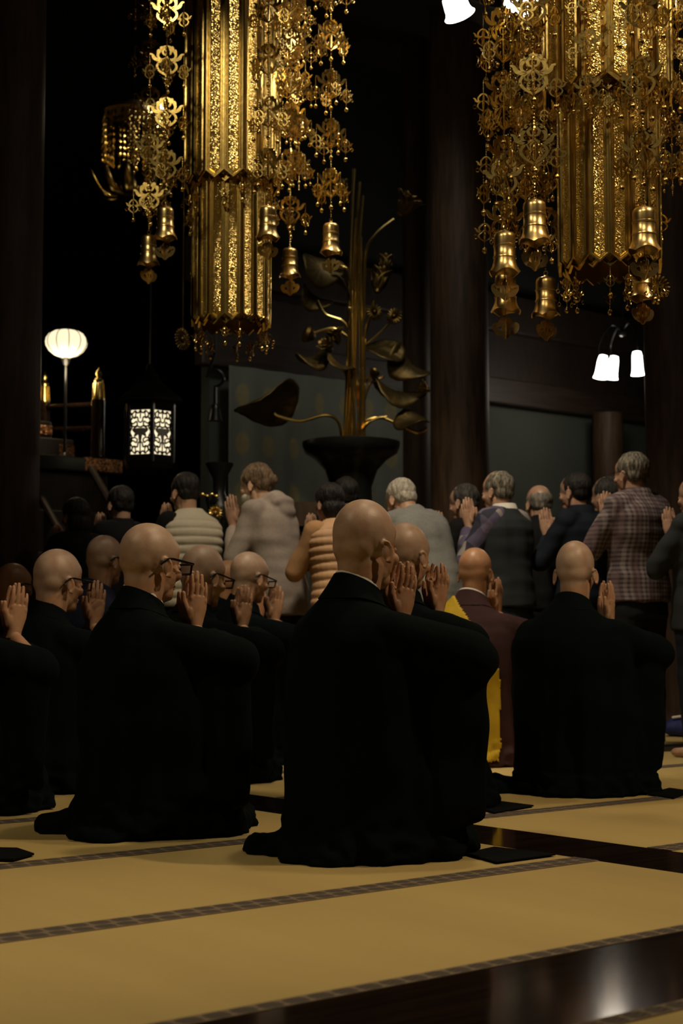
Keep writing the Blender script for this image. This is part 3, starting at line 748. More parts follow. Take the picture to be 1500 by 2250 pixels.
# ------------------------------------------------------------------ hanging gold work
def panel_mesh(wd, H):
    tip = wd * .42
    def outline(i):            # rectangle with a pointed lower end, inset by i
        h = wd/2 - i; k = i * 1.0
        return [(-h, H - i), (-h, tip + k*.25), (0, k*1.15), (h, tip + k*.25), (h, H - i)]
    lv = [(0, .006), (0, -.004), (wd*.10, -.004), (wd*.15, .002), (wd*.20, .002), (wd*.26, -.003)]
    s = Soup(); v = []; f = []
    for ins, y in lv: v += [(x, y, z) for x, z in outline(ins)]
    for k in range(len(lv)-1):
        for i in range(5): j = (i+1) % 5; f.append((k*5+i, k*5+j, (k+1)*5+j, (k+1)*5+i))
    s.add(v, f, 0)
    # embossed middle strip, slightly domed
    o = outline(wd*.26); b = len(s.v); mid = [((a[0]+0)/1, -.003, a[1]) for a in o]
    cx = [(0, -.0075, H - wd*.4), (0, -.0075, wd*.8)]
    s.add(mid + cx, [(0,1,6,5), (1,2,6), (2,3,6), (3,4,5,6), (4,0,5)], 1)
    s.add([(x, .006, z) for x, z in outline(0)], [(4,3,2,1,0)], 0)
    me = mesh_from(s.v, s.f); fix_normals(me); return finish(me, [M['gold'], M['emboss']], False, s.m)
def scroll_plaque(S, th=.0045, simple=False):
    """openwork lyre-shaped leaf plaque, four wings, hanging point at z=0, size S wide"""
    s = Soup()
    for ang in (0, PI/2):
        p = Soup()
        for q in (-1, 1):
            X = lambda pts: [(q*x*S, z*S) for x, z in pts]
            def rb(pts, w0, w1, w2=None):
                c = [(v.x, v.z) for v in crv([(x, 0, z) for x, z in X(pts)], 3 if simple else 5)]
                n = len(c); p.ribbon(c, [S*np.interp(i/(n-1), [0,.5,1], [w0, w2 or (w0+w1)/2, w1]) for i in range(n)], th)
            rb([(0,-.02),(.10,-.06),(.20,-.16),(.27,-.28),(.24,-.40),(.14,-.44)], .05, .05, .09)      # shoulder leaf
            rb([(.14,-.44),(.26,-.46),(.38,-.40),(.44,-.30),(.52,-.27)], .07, .03, .11)               # wing tip
            rb([(.04,-.40),(.14,-.46),(.27,-.58),(.29,-.70),(.20,-.82),(.08,-.90),(.0,-.96)], .05, .04, .075)   # lower heart
            if not simple:
                rb([(.05,-.10),(.13,-.16),(.10,-.27),(.03,-.30)], .10, .03, .07)
                rb([(.17,-.16),(.26,-.15),(.30,-.22)], .05, .02, .05)
                rb([(.10,-.07),(.17,-.05),(.21,-.10)], .04, .02, .05)
                rb([(.08,-.86),(.13,-.80),(.10,-.73)], .05, .03)
        p.ribbon([(0,0),(0,-.5*S),(0,-1.0*S)], [.045*S,.07*S,.03*S], th*1.2)
        s.join(p, Matrix.Rotation(ang, 4, 'Z'))
    return s
def bead_chain(p0, p1, r, n):
    s = Soup(); p0, p1 = Vector(p0), Vector(p1)
    s.tube([p0, p1], r*.35, 5)
    for k in range(n): s.ell(p0 + (p1-p0)*(k+.5)/n, (r, r, r*1.1), nu=6, nv=4)
    return s
US, UL = .155, .25                       # plaque width, spacing of plaques on a strand
PLAQ = soup_mesh(scroll_plaque(US), M['gold'])
def dangle_soup(S=.074, ch=.045):
    s = bead_chain((0,0,0), (0,0,-ch), .0024, 4); s.join(scroll_plaque(S, .003, True), Matrix.Translation((0,0,-ch)))
    s.tube([(0,0,-ch-S), (0,0,-ch-S-.022)], .0012, 5); s.ell((0,0,-ch-S-.031), (.0095,.0095,.012), nu=10, nv=8)
    for q in (-1,1):
        s.tube([(q*.031,0,-ch-.020), (q*.033,0,-ch-.045)], .001, 4)
        c = Vector((q*.033,0,-ch-.053)); s.tube([c+Vector((.007*math.cos(t),0,.008*math.sin(t))) for t in np.linspace(0,2*PI,7)], .0017, 4)
    return s
DANG = soup_mesh(dangle_soup(), M['gold'], True, 40)
LINK = soup_mesh(bead_chain((0,0,0), (0,0,-(UL-US)), .0042, 8).ell((0,0,-(UL-US)*.45), (.010,.010,.012), nu=10, nv=8), M['gold'], True)
def bell_mesh():
    s = Soup(); n = 32
    prof = [(.006,.012),(.012,.004),(.030,0),(.037,-.008),(.039,-.02),(.0385,-.045),(.041,-.047),(.041,-.052),(.0385,-.054),(.039,-.085),(.042,-.088),(.042,-.093),(.0395,-.095),(.041,-.108),(.045,-.122),(.053,-.138)]
    v = []; f = []
    for r, z in prof:
        for i in range(n): a = 2*PI*i/n; v.append((r*math.cos(a), r*math.sin(a), z))
    for i in range(n):         # petal-cut lip
        a = 2*PI*i/n; c = abs(math.sin(2*a)) ; v.append((.057*math.cos(a), .057*math.sin(a), -.140 - .014*(1-c)))
    K = len(prof)
    for k in range(K):
        for i in range(n): j = (i+1) % n; f.append((k*n+i, k*n+j, (k+1)*n+j, (k+1)*n+i))
    b = len(v)
    for k in range(K, 1, -1):
        for i in range(n): x, y, z = v[k*n+i]; v.append((x*.95, y*.95, z))
    for k in range(K-2):
        for i in range(n): j = (i+1) % n; f.append((b+k*n+i, b+k*n+j, b+(k+1)*n+j, b+(k+1)*n+i))
    for i in range(n): j = (i+1) % n; f.append((K*n+i, K*n+j, b+j, b+i))
    s.add(v, f); s.tube([(.008*math.cos(t),0,.018+.009*math.sin(t)) for t in np.linspace(0,2*PI,9)], .002, 5)
    return soup_mesh(s, M['brass'], True, 50)
BELL = bell_mesh()
def clapper_mesh():
    s = Soup(); s.tube([(0,0,-.02),(0,0,-.165)], .0022, 6)
    for q in (-1,1):
        c = [(v.x, v.z) for v in crv([(0,0,-.160),(q*.022,0,-.166),(q*.030,0,-.182),(q*.052,0,-.186),(q*.040,0,-.208),(q*.018,0,-.216),(0,0,-.232)], 4)]
        n = len(c); s.ribbon(c, [np.interp(i/(n-1), [0,.4,.55,1], [.012,.018,.024,.012]) for i in range(n)], .003)
        s.ribbon([(q*.004,-.17),(q*.014,-.186),(q*.010,-.204),(q*.003,-.216)], [.012,.016,.014,.01], .003)
    s2 = Soup().join(s).join(s, Matrix.Rotation(PI/2, 4, 'Z'))
    return soup_mesh(s2, M['brass'])
CLAP = clapper_mesh()
def strand(label, x, y, ztop, zbell, rz, group, dangles=4, bells=True, scale=1.0, zc=None):
    """zbell: height of the bell's crown; plaques every UL above it"""
    t = thing('ornament_strand', label, 'ornament', (x, y, zbell), rz, group); t.scale = (scale,)*3
    n = int((ztop - zbell) / (UL*scale)); 
    for k in range(n):
        z = .03 + UL * (k + 1)
        p = obj('leaf_plaque', PLAQ, t, (0,0,z), rz=random.uniform(-.25,.25))
        for i in range(dangles):
            a = PI/2 * i; obj('pendant_drop', DANG, p, (.515*US*math.cos(a), .515*US*math.sin(a), -.30*US), rz=random.uniform(-.6,.6))
        obj('bead_link', LINK, p, (0,0,-US))
    if bells:
        b = obj('bell', BELL, t, (0,0,0)); obj('clapper', CLAP, b, (0,0,-.012), rz=random.uniform(0,1.5), scale=(.8,.8,1.0))
    top = .03 + UL*n
    obj('cord', soup_mesh(bead_chain((0,0,top), (0,0,(CZ - .02 - zbell)/scale), .0045, 24), M['gold'], True), t)
    return t
FRINGE = soup_mesh(dangle_soup(.05, .03), M['gold'], True, 40)
def banner(label, px, Z, tiers, rot):
    """tiers: (radius, z of lower points, z of top, panels)"""
    p = P(px, 500, Z); t = thing('gold_banner_column', label, 'ornament', (p.x, p.y, tiers[0][1]), rot, 'gold banner columns')
    z00 = tiers[0][1]
    for r, z0, z1, n in tiers:
        wd = 2 * r * math.tan(PI / n) * .985; me = panel_mesh(wd, z1 - z0)
        for k in range(n):
            a = 2*PI*k/n
            o = obj('gold_panel', me, t, (r*math.cos(a), r*math.sin(a), z0 - z00)); o.rotation_euler = (random.uniform(-.006,.006), 0, a + PI/2 + (-.10,.10)[k % 2] + random.uniform(-.04,.04))
        # inner sleeve with its own lower points, darker and set back
        wd2 = 2 * (r*.86) * math.tan(PI / n) * .985; me2 = panel_mesh(wd2, .18)
        for k in range(n):
            a = 2*PI*(k+.5)/n; o = obj('inner_panel', me2, t, (r*.86*math.cos(a), r*.86*math.sin(a), z0 - z00 - .012)); o.rotation_euler = (0,0,a+PI/2)
        for k in range(n):
            a = 2*PI*(k+.5)/n; 
            if k % 3 != 1: obj('fringe_drop', FRINGE, t, (r*.93*math.cos(a), r*.93*math.sin(a), z0 - z00 + random.uniform(-.02,.012)), rz=a)
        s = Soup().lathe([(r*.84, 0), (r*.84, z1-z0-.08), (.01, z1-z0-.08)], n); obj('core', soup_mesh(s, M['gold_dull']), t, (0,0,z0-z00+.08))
    zt = tiers[-1][2]; r = tiers[-1][0]
    s = Soup().lathe([(r*1.0,0),(r*1.12,.02),(r*1.1,.05),(r*.7,.09),(.03,.13),(.015,.16),(.012,CZ-zt-.005)], 24); obj('crown_cap', soup_mesh(s, M['gold'], True), t, (0,0,zt-z00))
    return p
pl = banner('long gold banner column hanging beside the gilded lotus bouquet', 509, 7.5, [(.190,2.145,3.0,16),(.232,2.83,4.25,16)], .1)
pr = banner('long gold banner column hanging before the three white glass lamps', 1338, 6.0, [(.198,2.06,2.9,16),(.252,2.735,4.2,16)], .03)
GL, GR = 'ornament strands round the column before the sanctuary', 'ornament strands round the column before the white lamps'
LL = 'gold leaf-plaque strand ending in a brass bell, around the column by the lotus'
LR = 'gold leaf-plaque strand ending in a brass bell, around the column by the lamps'
for a, zb in ((-3,2.655),(-66,2.62),(-125,2.63),(153,2.66),(113,2.66),(56,2.64)):
    a = math.radians(a); strand(LL, pl.x + .49*math.cos(a), pl.y + .49*math.sin(a), 4.1, zb, a + .5, GL)
for a, zb in ((-83,2.20),(-169,2.20),(-140,2.27),(118,2.13),(-45,2.25),(62,2.2),(5,2.2),(156,2.10)):
    R_ = .43; a = math.radians(a); strand(LR, pr.x + R_*math.cos(a), pr.y + R_*math.sin(a), 3.9, zb, a + .7, GR, scale=1.08)
# shorter strands with no bell between the belled ones
for a, zb, c, R_ in ((25,2.85,pl,.36),(-35,2.95,pl,.36),(85,2.8,pl,.36)):
    a = math.radians(a); strand('short gold strand without a bell, close to the banner column by the lotus', c.x + R_*math.cos(a), c.y + R_*math.sin(a), 4.1, zb, a, GL, bells=False, scale=.8)
for a, zb, c, R_ in ((-112,2.55,pr,.345),(138,2.35,pr,.345),(32,2.4,pr,.345),(-19,2.45,pr,.345),(-172,2.4,pr,.315)):
    a = math.radians(a); strand('short gold strand without a bell, close to the banner column by the white lamps', c.x + R_*math.cos(a), c.y + R_*math.sin(a), 3.9, zb, a, GR, bells=False, scale=.70)
# round petal medallions hung behind the columns
def medallion(label, px, py, Z, r, rz):
    p = P(px, py, Z); t = thing('petal_medallion', label, 'ornament', (p.x, p.y, p.z - r), rz, 'petal medallions')
    s = Soup(); n = 20
    for k in range(n):
        a = 2*PI*k/n; c = Vector((math.cos(a), 0, math.sin(a)))
        s.ell(c*r*.66, (r*.34, .008, r*.12), Matrix.Rotation(-a, 3, 'Y'), nu=8, nv=6)
    obj('petal_ring', soup_mesh(s, M['gold_dull'], True), t, (0,0,r)); 
    h = Soup().ell((0,0,0), (r*.26,.018,r*.26), nu=14, nv=8); obj('boss', soup_mesh(h, M['gold_dull'], True), t, (0,0,r))
    obj('cord', soup_mesh(Soup().tube([(0,0,2*r*.97),(0,0,CZ-p.z+r-.01)], .004, 6), M['gold_dull']), t)
medallion('round gold petal medallion hanging beside the banner column by the lotus', 401, 745, 8.1, .062, .95)
medallion('round gold petal medallion hanging beside the banner column by the white lamps', 1440, 634, 6.5, .062, -.4)
# far gilded canopy lantern with a lit bulb
def canopy():
    c = P(292, 350, 11.3); t = thing('gilded_canopy', 'far gilded hanging canopy lit from inside by a bulb, behind the strands', 'canopy', (c.x, c.y, c.z - .42), .3)
    r = .225; H = .36
    for k in range(8):
        a = 2*PI*k/8; s = Soup()
        for i in range(5):
            for j in range(7):
                if random.random() < .88:
                    x = (i-2)*.032; z = -j*.05; s.ell((x, 0, z), (.013,.004,.021), Matrix.Rotation(random.uniform(-.7,.7), 3, 'Y'), nu=7, nv=5)
        for i in range(5): s.tube([((i-2)*.032,0,.03),((i-2)*.032,0,-.32)], .0022, 4)
        obj('leaf_curtain', soup_mesh(s, M['gold'], True), t, (r*math.cos(a), r*math.sin(a), .72), rz=a+PI/2)
    n = 10
    for k in range(n):
        a = 2*PI*k/n; s = Soup()
        pts = [(r*.3,0,.02),(r*.8,0,.0),(r*1.15,0,.06),(r*1.35,0,.15),(r*1.42,0,.2)]; c_ = crv(pts, 3); v = []; f = []
        for i, q in enumerate(c_):
            wd = .062*math.sin(PI*min(1,(i+.6)/len(c_)))**.7
            v += [(q.x, -wd, q.z), (q.x+.012, 0, q.z-.012), (q.x, wd, q.z)]
        for i in range(len(c_)-1): f += [(3*i,3*i+1,3*i+4,3*i+3),(3*i+1,3*i+2,3*i+5,3*i+4)]
        s.add(v, f); o = obj('lotus_petal', soup_mesh(s, M['gold'], True, None), t, (0,0,.12), rz=a); so = o.modifiers.new('s','SOLIDIFY'); so.thickness = .006
    s = Soup().lathe([(.001,.10),(r*.5,.11),(r*.55,.13),(.02,.16),(.015,.7),(r*.6,.74),(r*1.1,.76),(r*1.12,.79),(r*.6,.86),(.03,.94),(.012,.98),(.01,CZ-c.z+.41)], 24); obj('stem', soup_mesh(s, M['gold_dull'], True), t)
    b = Soup().ell((0,0,0), (.022,.022,.03), nu=12, nv=8); bp = P(352, 238, 11.05) - Vector(t.location)
    R3 = Matrix.Rotation(-.3, 3, 'Z'); obj('bulb', soup_mesh(b, M['lamp_white'], True), t, R3 @ bp)
    l = bpy.data.lights.new('canopy_bulb_light', 'POINT'); l.energy = 5; l.color = (1,.85,.5); l.shadow_soft_size = .03
    o = bpy.data.objects.new('bulb_light', l); C.objects.link(o); o.parent = t; o.location = R3 @ (bp + Vector((-.09,.16,.02)))
canopy()
# ------------------------------------------------------------------ lamps
def shade_mesh(k):
    pr_ = [(.022,.115),(.045,.112),(.056,.095),(.060,.06),(.062,.03),(.070,.008),(.078,0),(.074,.001),(.064,.01),(.056,.04),(.052,.09),(.02,.108)]
    return soup_mesh(Soup().lathe([(r*k, z*k) for r, z in pr_], 28), M['lamp_white'], True)
SHADE = shade_mesh(1.0)
def glass_lamps(label, spots, Z, hub_px, power, k, kw=1.0, kh=1.0, lightcol=(1,.86,.66)):
    hub = P(hub_px[0], hub_px[1], Z); t = thing('glass_lamp_cluster', label, 'lamp', (hub.x, hub.y, hub.z), 0)
    s = Soup().lathe([(.012,0),(.03,.01),(.035,.04),(.02,.07),(.012,.1),(.010,CZ-hub.z-.005)], 16); obj('stem', soup_mesh(s, M['bronze'], True), t)
    for (x, y, tilt, dz) in spots:
        p = P(x, y, Z + dz) - hub
        top = p + Vector((0,0,.115*k*kh))
        sh = obj('glass_shade', SHADE, t, p, rot=(0, tilt, 0), scale=(k*kw, k*kw, k*kh))
        a = Soup().tube(crv([(0,0,.05), tuple(Vector((top.x*.5, top.y*.5, max(.1, top.z + .16)))), (top.x, top.y, top.z+.10), (top.x, top.y, top.z)], 6), .007, 8); obj('arm', soup_mesh(a, M['bronze'], True), t)
        l = bpy.data.lights.new('lamp_light', 'POINT'); l.energy = power; l.color = lightcol; l.shadow_soft_size = .05
        o = bpy.data.objects.new('lamp_light', l); C.objects.link(o); o.parent = t; o.location = p + Vector((0,0,-.03))
glass_lamps('three lit white glass bell shades on a dark stem by the grey wall', [(1317,831,.18,0),(1343,832,.14,.35),(1401,824,-.03,-.2)], 13.2, (1368,740), 4, 1.18, .62, 1.5)
glass_lamps('lit white glass bell shades beside the banner column with dense strands', [(1010,34,-.35,0),(1130,26,.2,.3),(1180,-6,.3,.5)], 7.4, (1100,-60), 3, 1.0)
def paper_lamp():
    p = P(145, 786, 10.95); base = P(268, 1012, 11.0).z + .001; t = thing('paper_lamp', 'lit cream pumpkin-shaped paper lamp on a thin black pole', 'lamp', (p.x, p.y, base))
    h = p.z - base; n = 48; rings = []
    prof = [(.035,0),(.085,.018),(.125,.05),(.146,.085),(.150,.112),(.144,.142),(.125,.170),(.095,.188),(.06,.197),(.02,.2)]
    v = []; f = []
    for r, z in prof:
        for i in range(n): a = 2*PI*i/n; rr = r * (1 - .035*(1-abs(math.sin(5*a)))) ; v.append((rr*math.cos(a), rr*math.sin(a), z))
    for k in range(len(prof)-1):
        for i in range(n): j = (i+1) % n; f.append((k*n+i,k*n+j,(k+1)*n+j,(k+1)*n+i))
    sh = obj('paper_shade', soup_mesh(Soup().add(v, f), M['lamp_paper'], True), t, (0,0,h))
    for k in range(10):
        a = 2*PI*k/10; s = Soup().tube([(r*.975*math.cos(a), r*.975*math.sin(a), z) for r, z in prof], .0035, 5); obj('rib', soup_mesh(s, M['black']), sh)
    s = Soup().lathe([(.06,0),(.06,.015),(.03,.03),(.012,.05),(.010,h-.06),(.02,h-.05),(.035,h-.01),(.02,h)], 16); obj('pole', soup_mesh(s, M['black'], True), t)
    l = bpy.data.lights.new('paper_lamp_light', 'POINT'); l.energy = 7; l.color = (1,.8,.5); l.shadow_soft_size = .1
    o = bpy.data.objects.new('paper_lamp_light', l); C.objects.link(o); o.parent = t; o.location = (0,-.05,h-.10)
paper_lamp()
def lattice_lantern():
    c = P(328, 955, 10.6); H = .305; r = .168; t = thing('lattice_lantern', 'hexagonal black hanging lantern with lit openwork panels', 'lantern', (c.x, c.y, c.z - H/2), 0)
    wd = r * .90
    # openwork pattern: scrolls and a broad leaf, cut as ribbons
    s = Soup(); w0, h0 = wd/2, H/2
    def X(pts, w): s.ribbon([(v.x, v.z) for v in crv([(x*w0, 0, z*h0) for x, z in pts], 4)], w, .004)
    for q in (-1,1):
        for m_ in (-1,1):
            X([(0,m_*.98),(q*.25,m_*.85),(q*.5,m_*.95),(q*.8,m_*.8),(q*.6,m_*.62),(q*.3,m_*.68),(q*.2,m_*.5),(0,m_*.42)], .011)
            X([(q*.98,m_*.9),(q*.75,m_*.7),(q*.95,m_*.5),(q*.7,m_*.38),(q*.4,m_*.48),(q*.3,m_*.33),(q*.55,m_*.25),(q*.98,m_*.3)], .011)
            X([(q*.5,m_*.95),(q*.45,m_*.78),(q*.6,m_*.62)], .009); X([(q*.95,m_*.5),(q*.8,m_*.25),(q*.97,m_*.05)], .010)
        X([(0,.22),(q*.35,.26),(q*.7,.10),(q*.45,-.02),(q*.2,-.02),(0,-.4)], .012)
    X([(0,.95),(0,.6)], .01); X([(0,-.42),(0,-.95)], .01)
    pat = soup_mesh(s, M['black'])
    lf = Soup()
    for a_, L in ((0,.10),(.75,.075),(-.75,.075),(1.35,.06),(-1.35,.06)):
        lf.ell((math.sin(a_)*L*.4, 0, -math.cos(a_)*L*.45+.02), (.014,.003,L*.5), Matrix.Rotation(-a_, 3, 'Y'), nu=8, nv=6)
    leaf = soup_mesh(lf, mat('lantern_leaf', (.30,.29,.26), .6), True)
    pane = soup_mesh(Soup().box(-w0, w0, .006, .010, -h0, h0), M['lamp_lattice'])
    for k in range(6):
        a = PI/6 + 2*PI*k/6 - .297; x, y = r*.866*math.cos(a)*1.02, r*.866*math.sin(a)*1.02
        p_ = obj('paper_pane', pane, t, (x, y, H/2), rz=a + PI/2); obj('openwork', pat, p_, (0,-.002,0)); obj('leaf_crest', leaf, p_, (0,-.005,0))
        a2 = 2*PI*k/6 - .297; post = Soup().tube([(0,0,-.05),(0,0,H+.05)], .017, 8); obj('corner_post', soup_mesh(post, M['black'], True), t, (r*1.03*math.cos(a2), r*1.03*math.sin(a2), 0))
    for z0, z1, k in ((-.09,-.0,1.12),(H,H+.07,1.12)):
        s = Soup().loft([(0,0,z0,r*k*.9,r*k*.9,-.297),(0,0,(z0+z1)/2,r*k,r*k,-.297),(0,0,z1,r*k,r*k,-.297)], 6); obj('rim', soup_mesh(s, M['black']), t)
    s = Soup().loft([(0,0,H+.07,r*1.5,r*1.5,-.297),(0,0,H+.10,r*1.35,r*1.35,-.297),(0,0,H+.2,r*.6,r*.6,-.297),(0,0,H+.3,r*.2,r*.2,-.297),(0,0,H+.34,.02,.02,-.297)], 6); obj('roof', soup_mesh(s, M['black']), t)
    s = Soup().tube([(0,0,H+.33),(0,0,CZ-c.z+H/2-.01)], .0045, 8); obj('hanging_rod', soup_mesh(s, M['wood']), t)
lattice_lantern()
# ------------------------------------------------------------------ black vase with gilded lotus
VZ = 10.5
VP_ = P(771, 1000, VZ); VS = VZ / F
def vase():
    t = thing('bronze_vase', 'huge black bronze vase with a wide flared rim holding gilded lotus', 'vase', (VP_.x, VP_.y, 0))
    rim = P(771, 972, VZ).z; k = VS
    prof = [(.20,0),(.22,.04),(.20,.10),(.15,.18),(.12,.30),(.13,.45),(.19,.62),(.25,.80),(.27,.95),(.25,1.1)]
    prof += [(60*k, rim-225*k+.02),(48*k, rim-150*k),(45*k, rim-100*k),(58*k, rim-62*k),(80*k, rim-38*k),(102*k, rim-24*k),(108*k, rim-8*k),(108*k, rim),(100*k, rim+2*k),(88*k, rim-10*k),(40*k, rim-70*k)]
    prof = [p for p in prof if True]; prof[10:] = sorted(prof[10:18], key=lambda p: p[1]) + prof[18:]
    prof = [p for i, p in enumerate(prof) if i < 10 and p[1] < rim - 240*k or i >= 10]
    obj('vase_body', soup_mesh(Soup().lathe(prof, 48), M['bronze'], True, 50), t)
    s = Soup().tube([(.205*math.cos(a), .205*math.sin(a), .62) for a in np.linspace(0,2*PI,41)], .012, 8); obj('collar_ring', soup_mesh(s, M['bronze'], True), t)
    return t, rim
vz, RIM = vase()
def leaf_mesh(R, cup, wav, seed):
    rnd = random.Random(seed); nr, na = 7, 40; v = [(0,0,0)]; f = []; ph = rnd.uniform(0,6)
    for k in range(1, nr+1):
        q = k/nr
        for i in range(na):
            a = 2*PI*i/na; rr = R*q*(1+.05*math.sin(3*a+ph))
            z = cup*R*q**2 + wav*R*q**2*math.sin(2*a+ph) + .045*R*q*abs(math.sin(7*a)) - .30*R*q**3*abs(math.sin(a))**3
            v.append((rr*math.cos(a), rr*math.sin(a)*.85, z))
    for i in range(na): f.append((0, 1+i, 1+(i+1)%na))
    for k in range(nr-1):
        for i in range(na): j = (i+1)%na; f.append((1+k*na+i,1+(k+1)*na+i,1+(k+1)*na+j,1+k*na+j))
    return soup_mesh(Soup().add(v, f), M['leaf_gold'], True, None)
def petal_soup(L, W, curl):
    s = Soup(); v = []; f = []; n, m_ = 8, 4
    for k in range(n+1):
        q = k/n; wd = W*(math.sin(PI*min(1,q*.93+.05))**.8); ang = curl*q
        for i in range(-m_, m_+1):
            u = i/m_; v.append((u*wd, L*math.sin(ang)*q*.75 + u*u*wd*-.3, L*q*math.cos(ang*.5)))
    w_ = 2*m_+1
    for k in range(n):
        for i in range(w_-1): a = k*w_+i; f.append((a,a+1,a+w_+1,a+w_))
    return s.add(v, f)
def solid(o, th): so = o.modifiers.new('s','SOLIDIFY'); so.thickness = th; so.offset = 0; return o
bq = thing('lotus_bouquet', 'tall gilded lotus bouquet with stems, curled leaves and flowers in black vase', 'bouquet', (VP_.x, VP_.y, RIM - .12))
BO = Vector(bq.location)
def LP(x, y, dz=0): return P(x, y, VZ + dz) - BO
def stem(pts, r=.012):
    obj('stem', soup_mesh(Soup().tube(crv(pts, 6), r, 8), M['gold'], True), bq)
def leaf(x, y, R, rot, cup=.3, wav=.12, dz=0, seed=0):
    solid(obj('lotus_leaf', leaf_mesh(R, cup, wav, seed), bq, LP(x, y, dz), rot=rot), .006)
def flower(x, y, S, rot, dz=0, openn=1.0):
    root = obj('lotus_flower', soup_mesh(Soup().lathe([(.001,-.02),(.03*S*5,-.01),(.035*S*5,.03),(.03*S*5,.05),(.001,.055)], 14), M['gold_dull'], True), bq, LP(x, y, dz), rot=rot)
    for ring, n, cu in ((0,5,.35),(1,7,.8)):
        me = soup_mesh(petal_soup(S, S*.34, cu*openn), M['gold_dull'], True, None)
        for k in range(n):
            a = 2*PI*(k+.5*ring)/n; solid(obj('petal', me, root, (-.02*math.sin(a), .02*math.cos(a), 0), rz=a), .004)
def rosette(x, y, r, rz, dz=0):
    s = Soup()
    for k in range(16):
        a = 2*PI*k/16; s.ell(Vector((math.cos(a),0,math.sin(a)))*r*.62, (r*.38,.012,r*.13), Matrix.Rotation(-a,3,'Y'), nu=8, nv=6)
    s.ell((0,0,0), (r*.28,.025,r*.28), nu=12, nv=8); obj('seed_rosette', soup_mesh(s, M['gold_dull'], True), bq, LP(x, y, dz), rz=rz)
def pod(x, y, r, rot, dz=0):
    s = Soup().lathe([(.001,-r*.9),(r*.4,-r*.75),(r*.85,-r*.2),(r,.15*r),(r*.85,.5*r),(r*.3,.62*r),(.001,.64*r)], 18); obj('lotus_pod', soup_mesh(s, M['gold_dull'], True), bq, LP(x, y, dz), rot=rot)
base_y = 985
tops = [(778,372,0),(783,480,.03),(790,400,.05),(797,430,-.03),(786,560,.06),(772,640,0),(765,680,-.05),(803,600,.04),(792,520,-.06),(770,760,.03),(800,740,-.04)]
for i, (x, y, d) in enumerate(tops):
    bx = 755 + i*4.4; mid = (bx*.35 + x*.65); stem([LP(bx, base_y, d), LP(bx*.6+x*.4+(i%3-1)*2, 830, d), LP(mid, (y+700)/2 if y < 690 else y+20, d), LP(x, y, d)], .0115)
flower(880, 472, .165, (.2,.55,0), 0, 1.1); stem([LP(800,700), LP(803,560,-.03), LP(825,515,-.03), LP(865,482)], .011)
leaf(705, 590, .155, (1.15,0.25,0.30), 0.12, 0.22, -.05, 1); stem([LP(772,680), LP(765,600,-.05), LP(752,585,-.06), LP(725,580,-.05)], .011)
leaf(750, 628, .14, (0.45,0.44,0.60), 0.05, 0.38, .05, 2)
leaf(690, 655, .12, (0.78,0.56,0.20), 0.09, 0.30, .05, 3); stem([LP(768,730), LP(752,705), LP(715,690), LP(698,660)], .010)
flower(828, 640, .165, (-.15,.25,.2), -.05, .7); stem([LP(797,760), LP(806,720), LP(822,660)], .010)
flower(845, 600, .13, (.0,.1,.9), .06, .5)
rosette(866, 695, .062, -.35, -.05); stem([LP(800,760), LP(835,730), LP(864,700)], .008)
rosette(822, 686, .06, .2, -.1)
pod(677, 735, .062, (.3,-1.2,0), -.05); stem([LP(770,745), LP(735,722), LP(700,728), LP(690,733)], .010)
flower(742, 752, .10, (.2,-.3,0), -.08, 1.0); flower(725, 770, .09, (.7,-.6,0), -.08, 1.2)
leaf(690, 785, .13, (0.42,-0.32,0.30), 0.10, 0.38, 0, 4); leaf(745, 800, .12, (0.54,0.16,0.90), 0.12, 0.30, -.1, 5)
leaf(845, 770, .15, (0.60,0.40,-0.40), 0.10, 0.33, .02, 6); leaf(895, 800, .16, (0.75,0.72,0.10), 0.07, 0.38, .06, 7); leaf(870, 860, .2, (0.33,0.28,0.20), 0.07, 0.22, .05, 8)
leaf(588, 886, .235, (-0.42,-0.36,0.00), 0.04, 0.18, -.05, 9); stem([LP(752,985), LP(745,930,-.02), LP(715,912,-.05), LP(660,925,-.05), LP(612,915,-.05), LP(603,908,-.05)], .012)
leaf(905, 925, .13, (0.54,0.16,-0.50), 0.12, 0.30, -.08, 10); stem([LP(792,985), LP(800,930), LP(835,918), LP(870,930), LP(915,950), LP(938,940)], .011)
stem([LP(790,985), LP(800,940,-.05), LP(825,920,-.06), LP(850,915,-.06)], .010)
pod(822, 818, .04, (0,.8,0), -.06); stem([LP(792,880), LP(800,845), LP(815,825,-.05)], .009)
flower(920, 858, .07, (.1,1.0,0), -.05, 1.0); stem([LP(795,900), LP(812,845), LP(838,830), LP(842,825)], .009)
stem([LP(770,850), LP(758,820), LP(745,805)], .009)
flower(760, 425, .09, (.1,-.5,0), .05, .8)
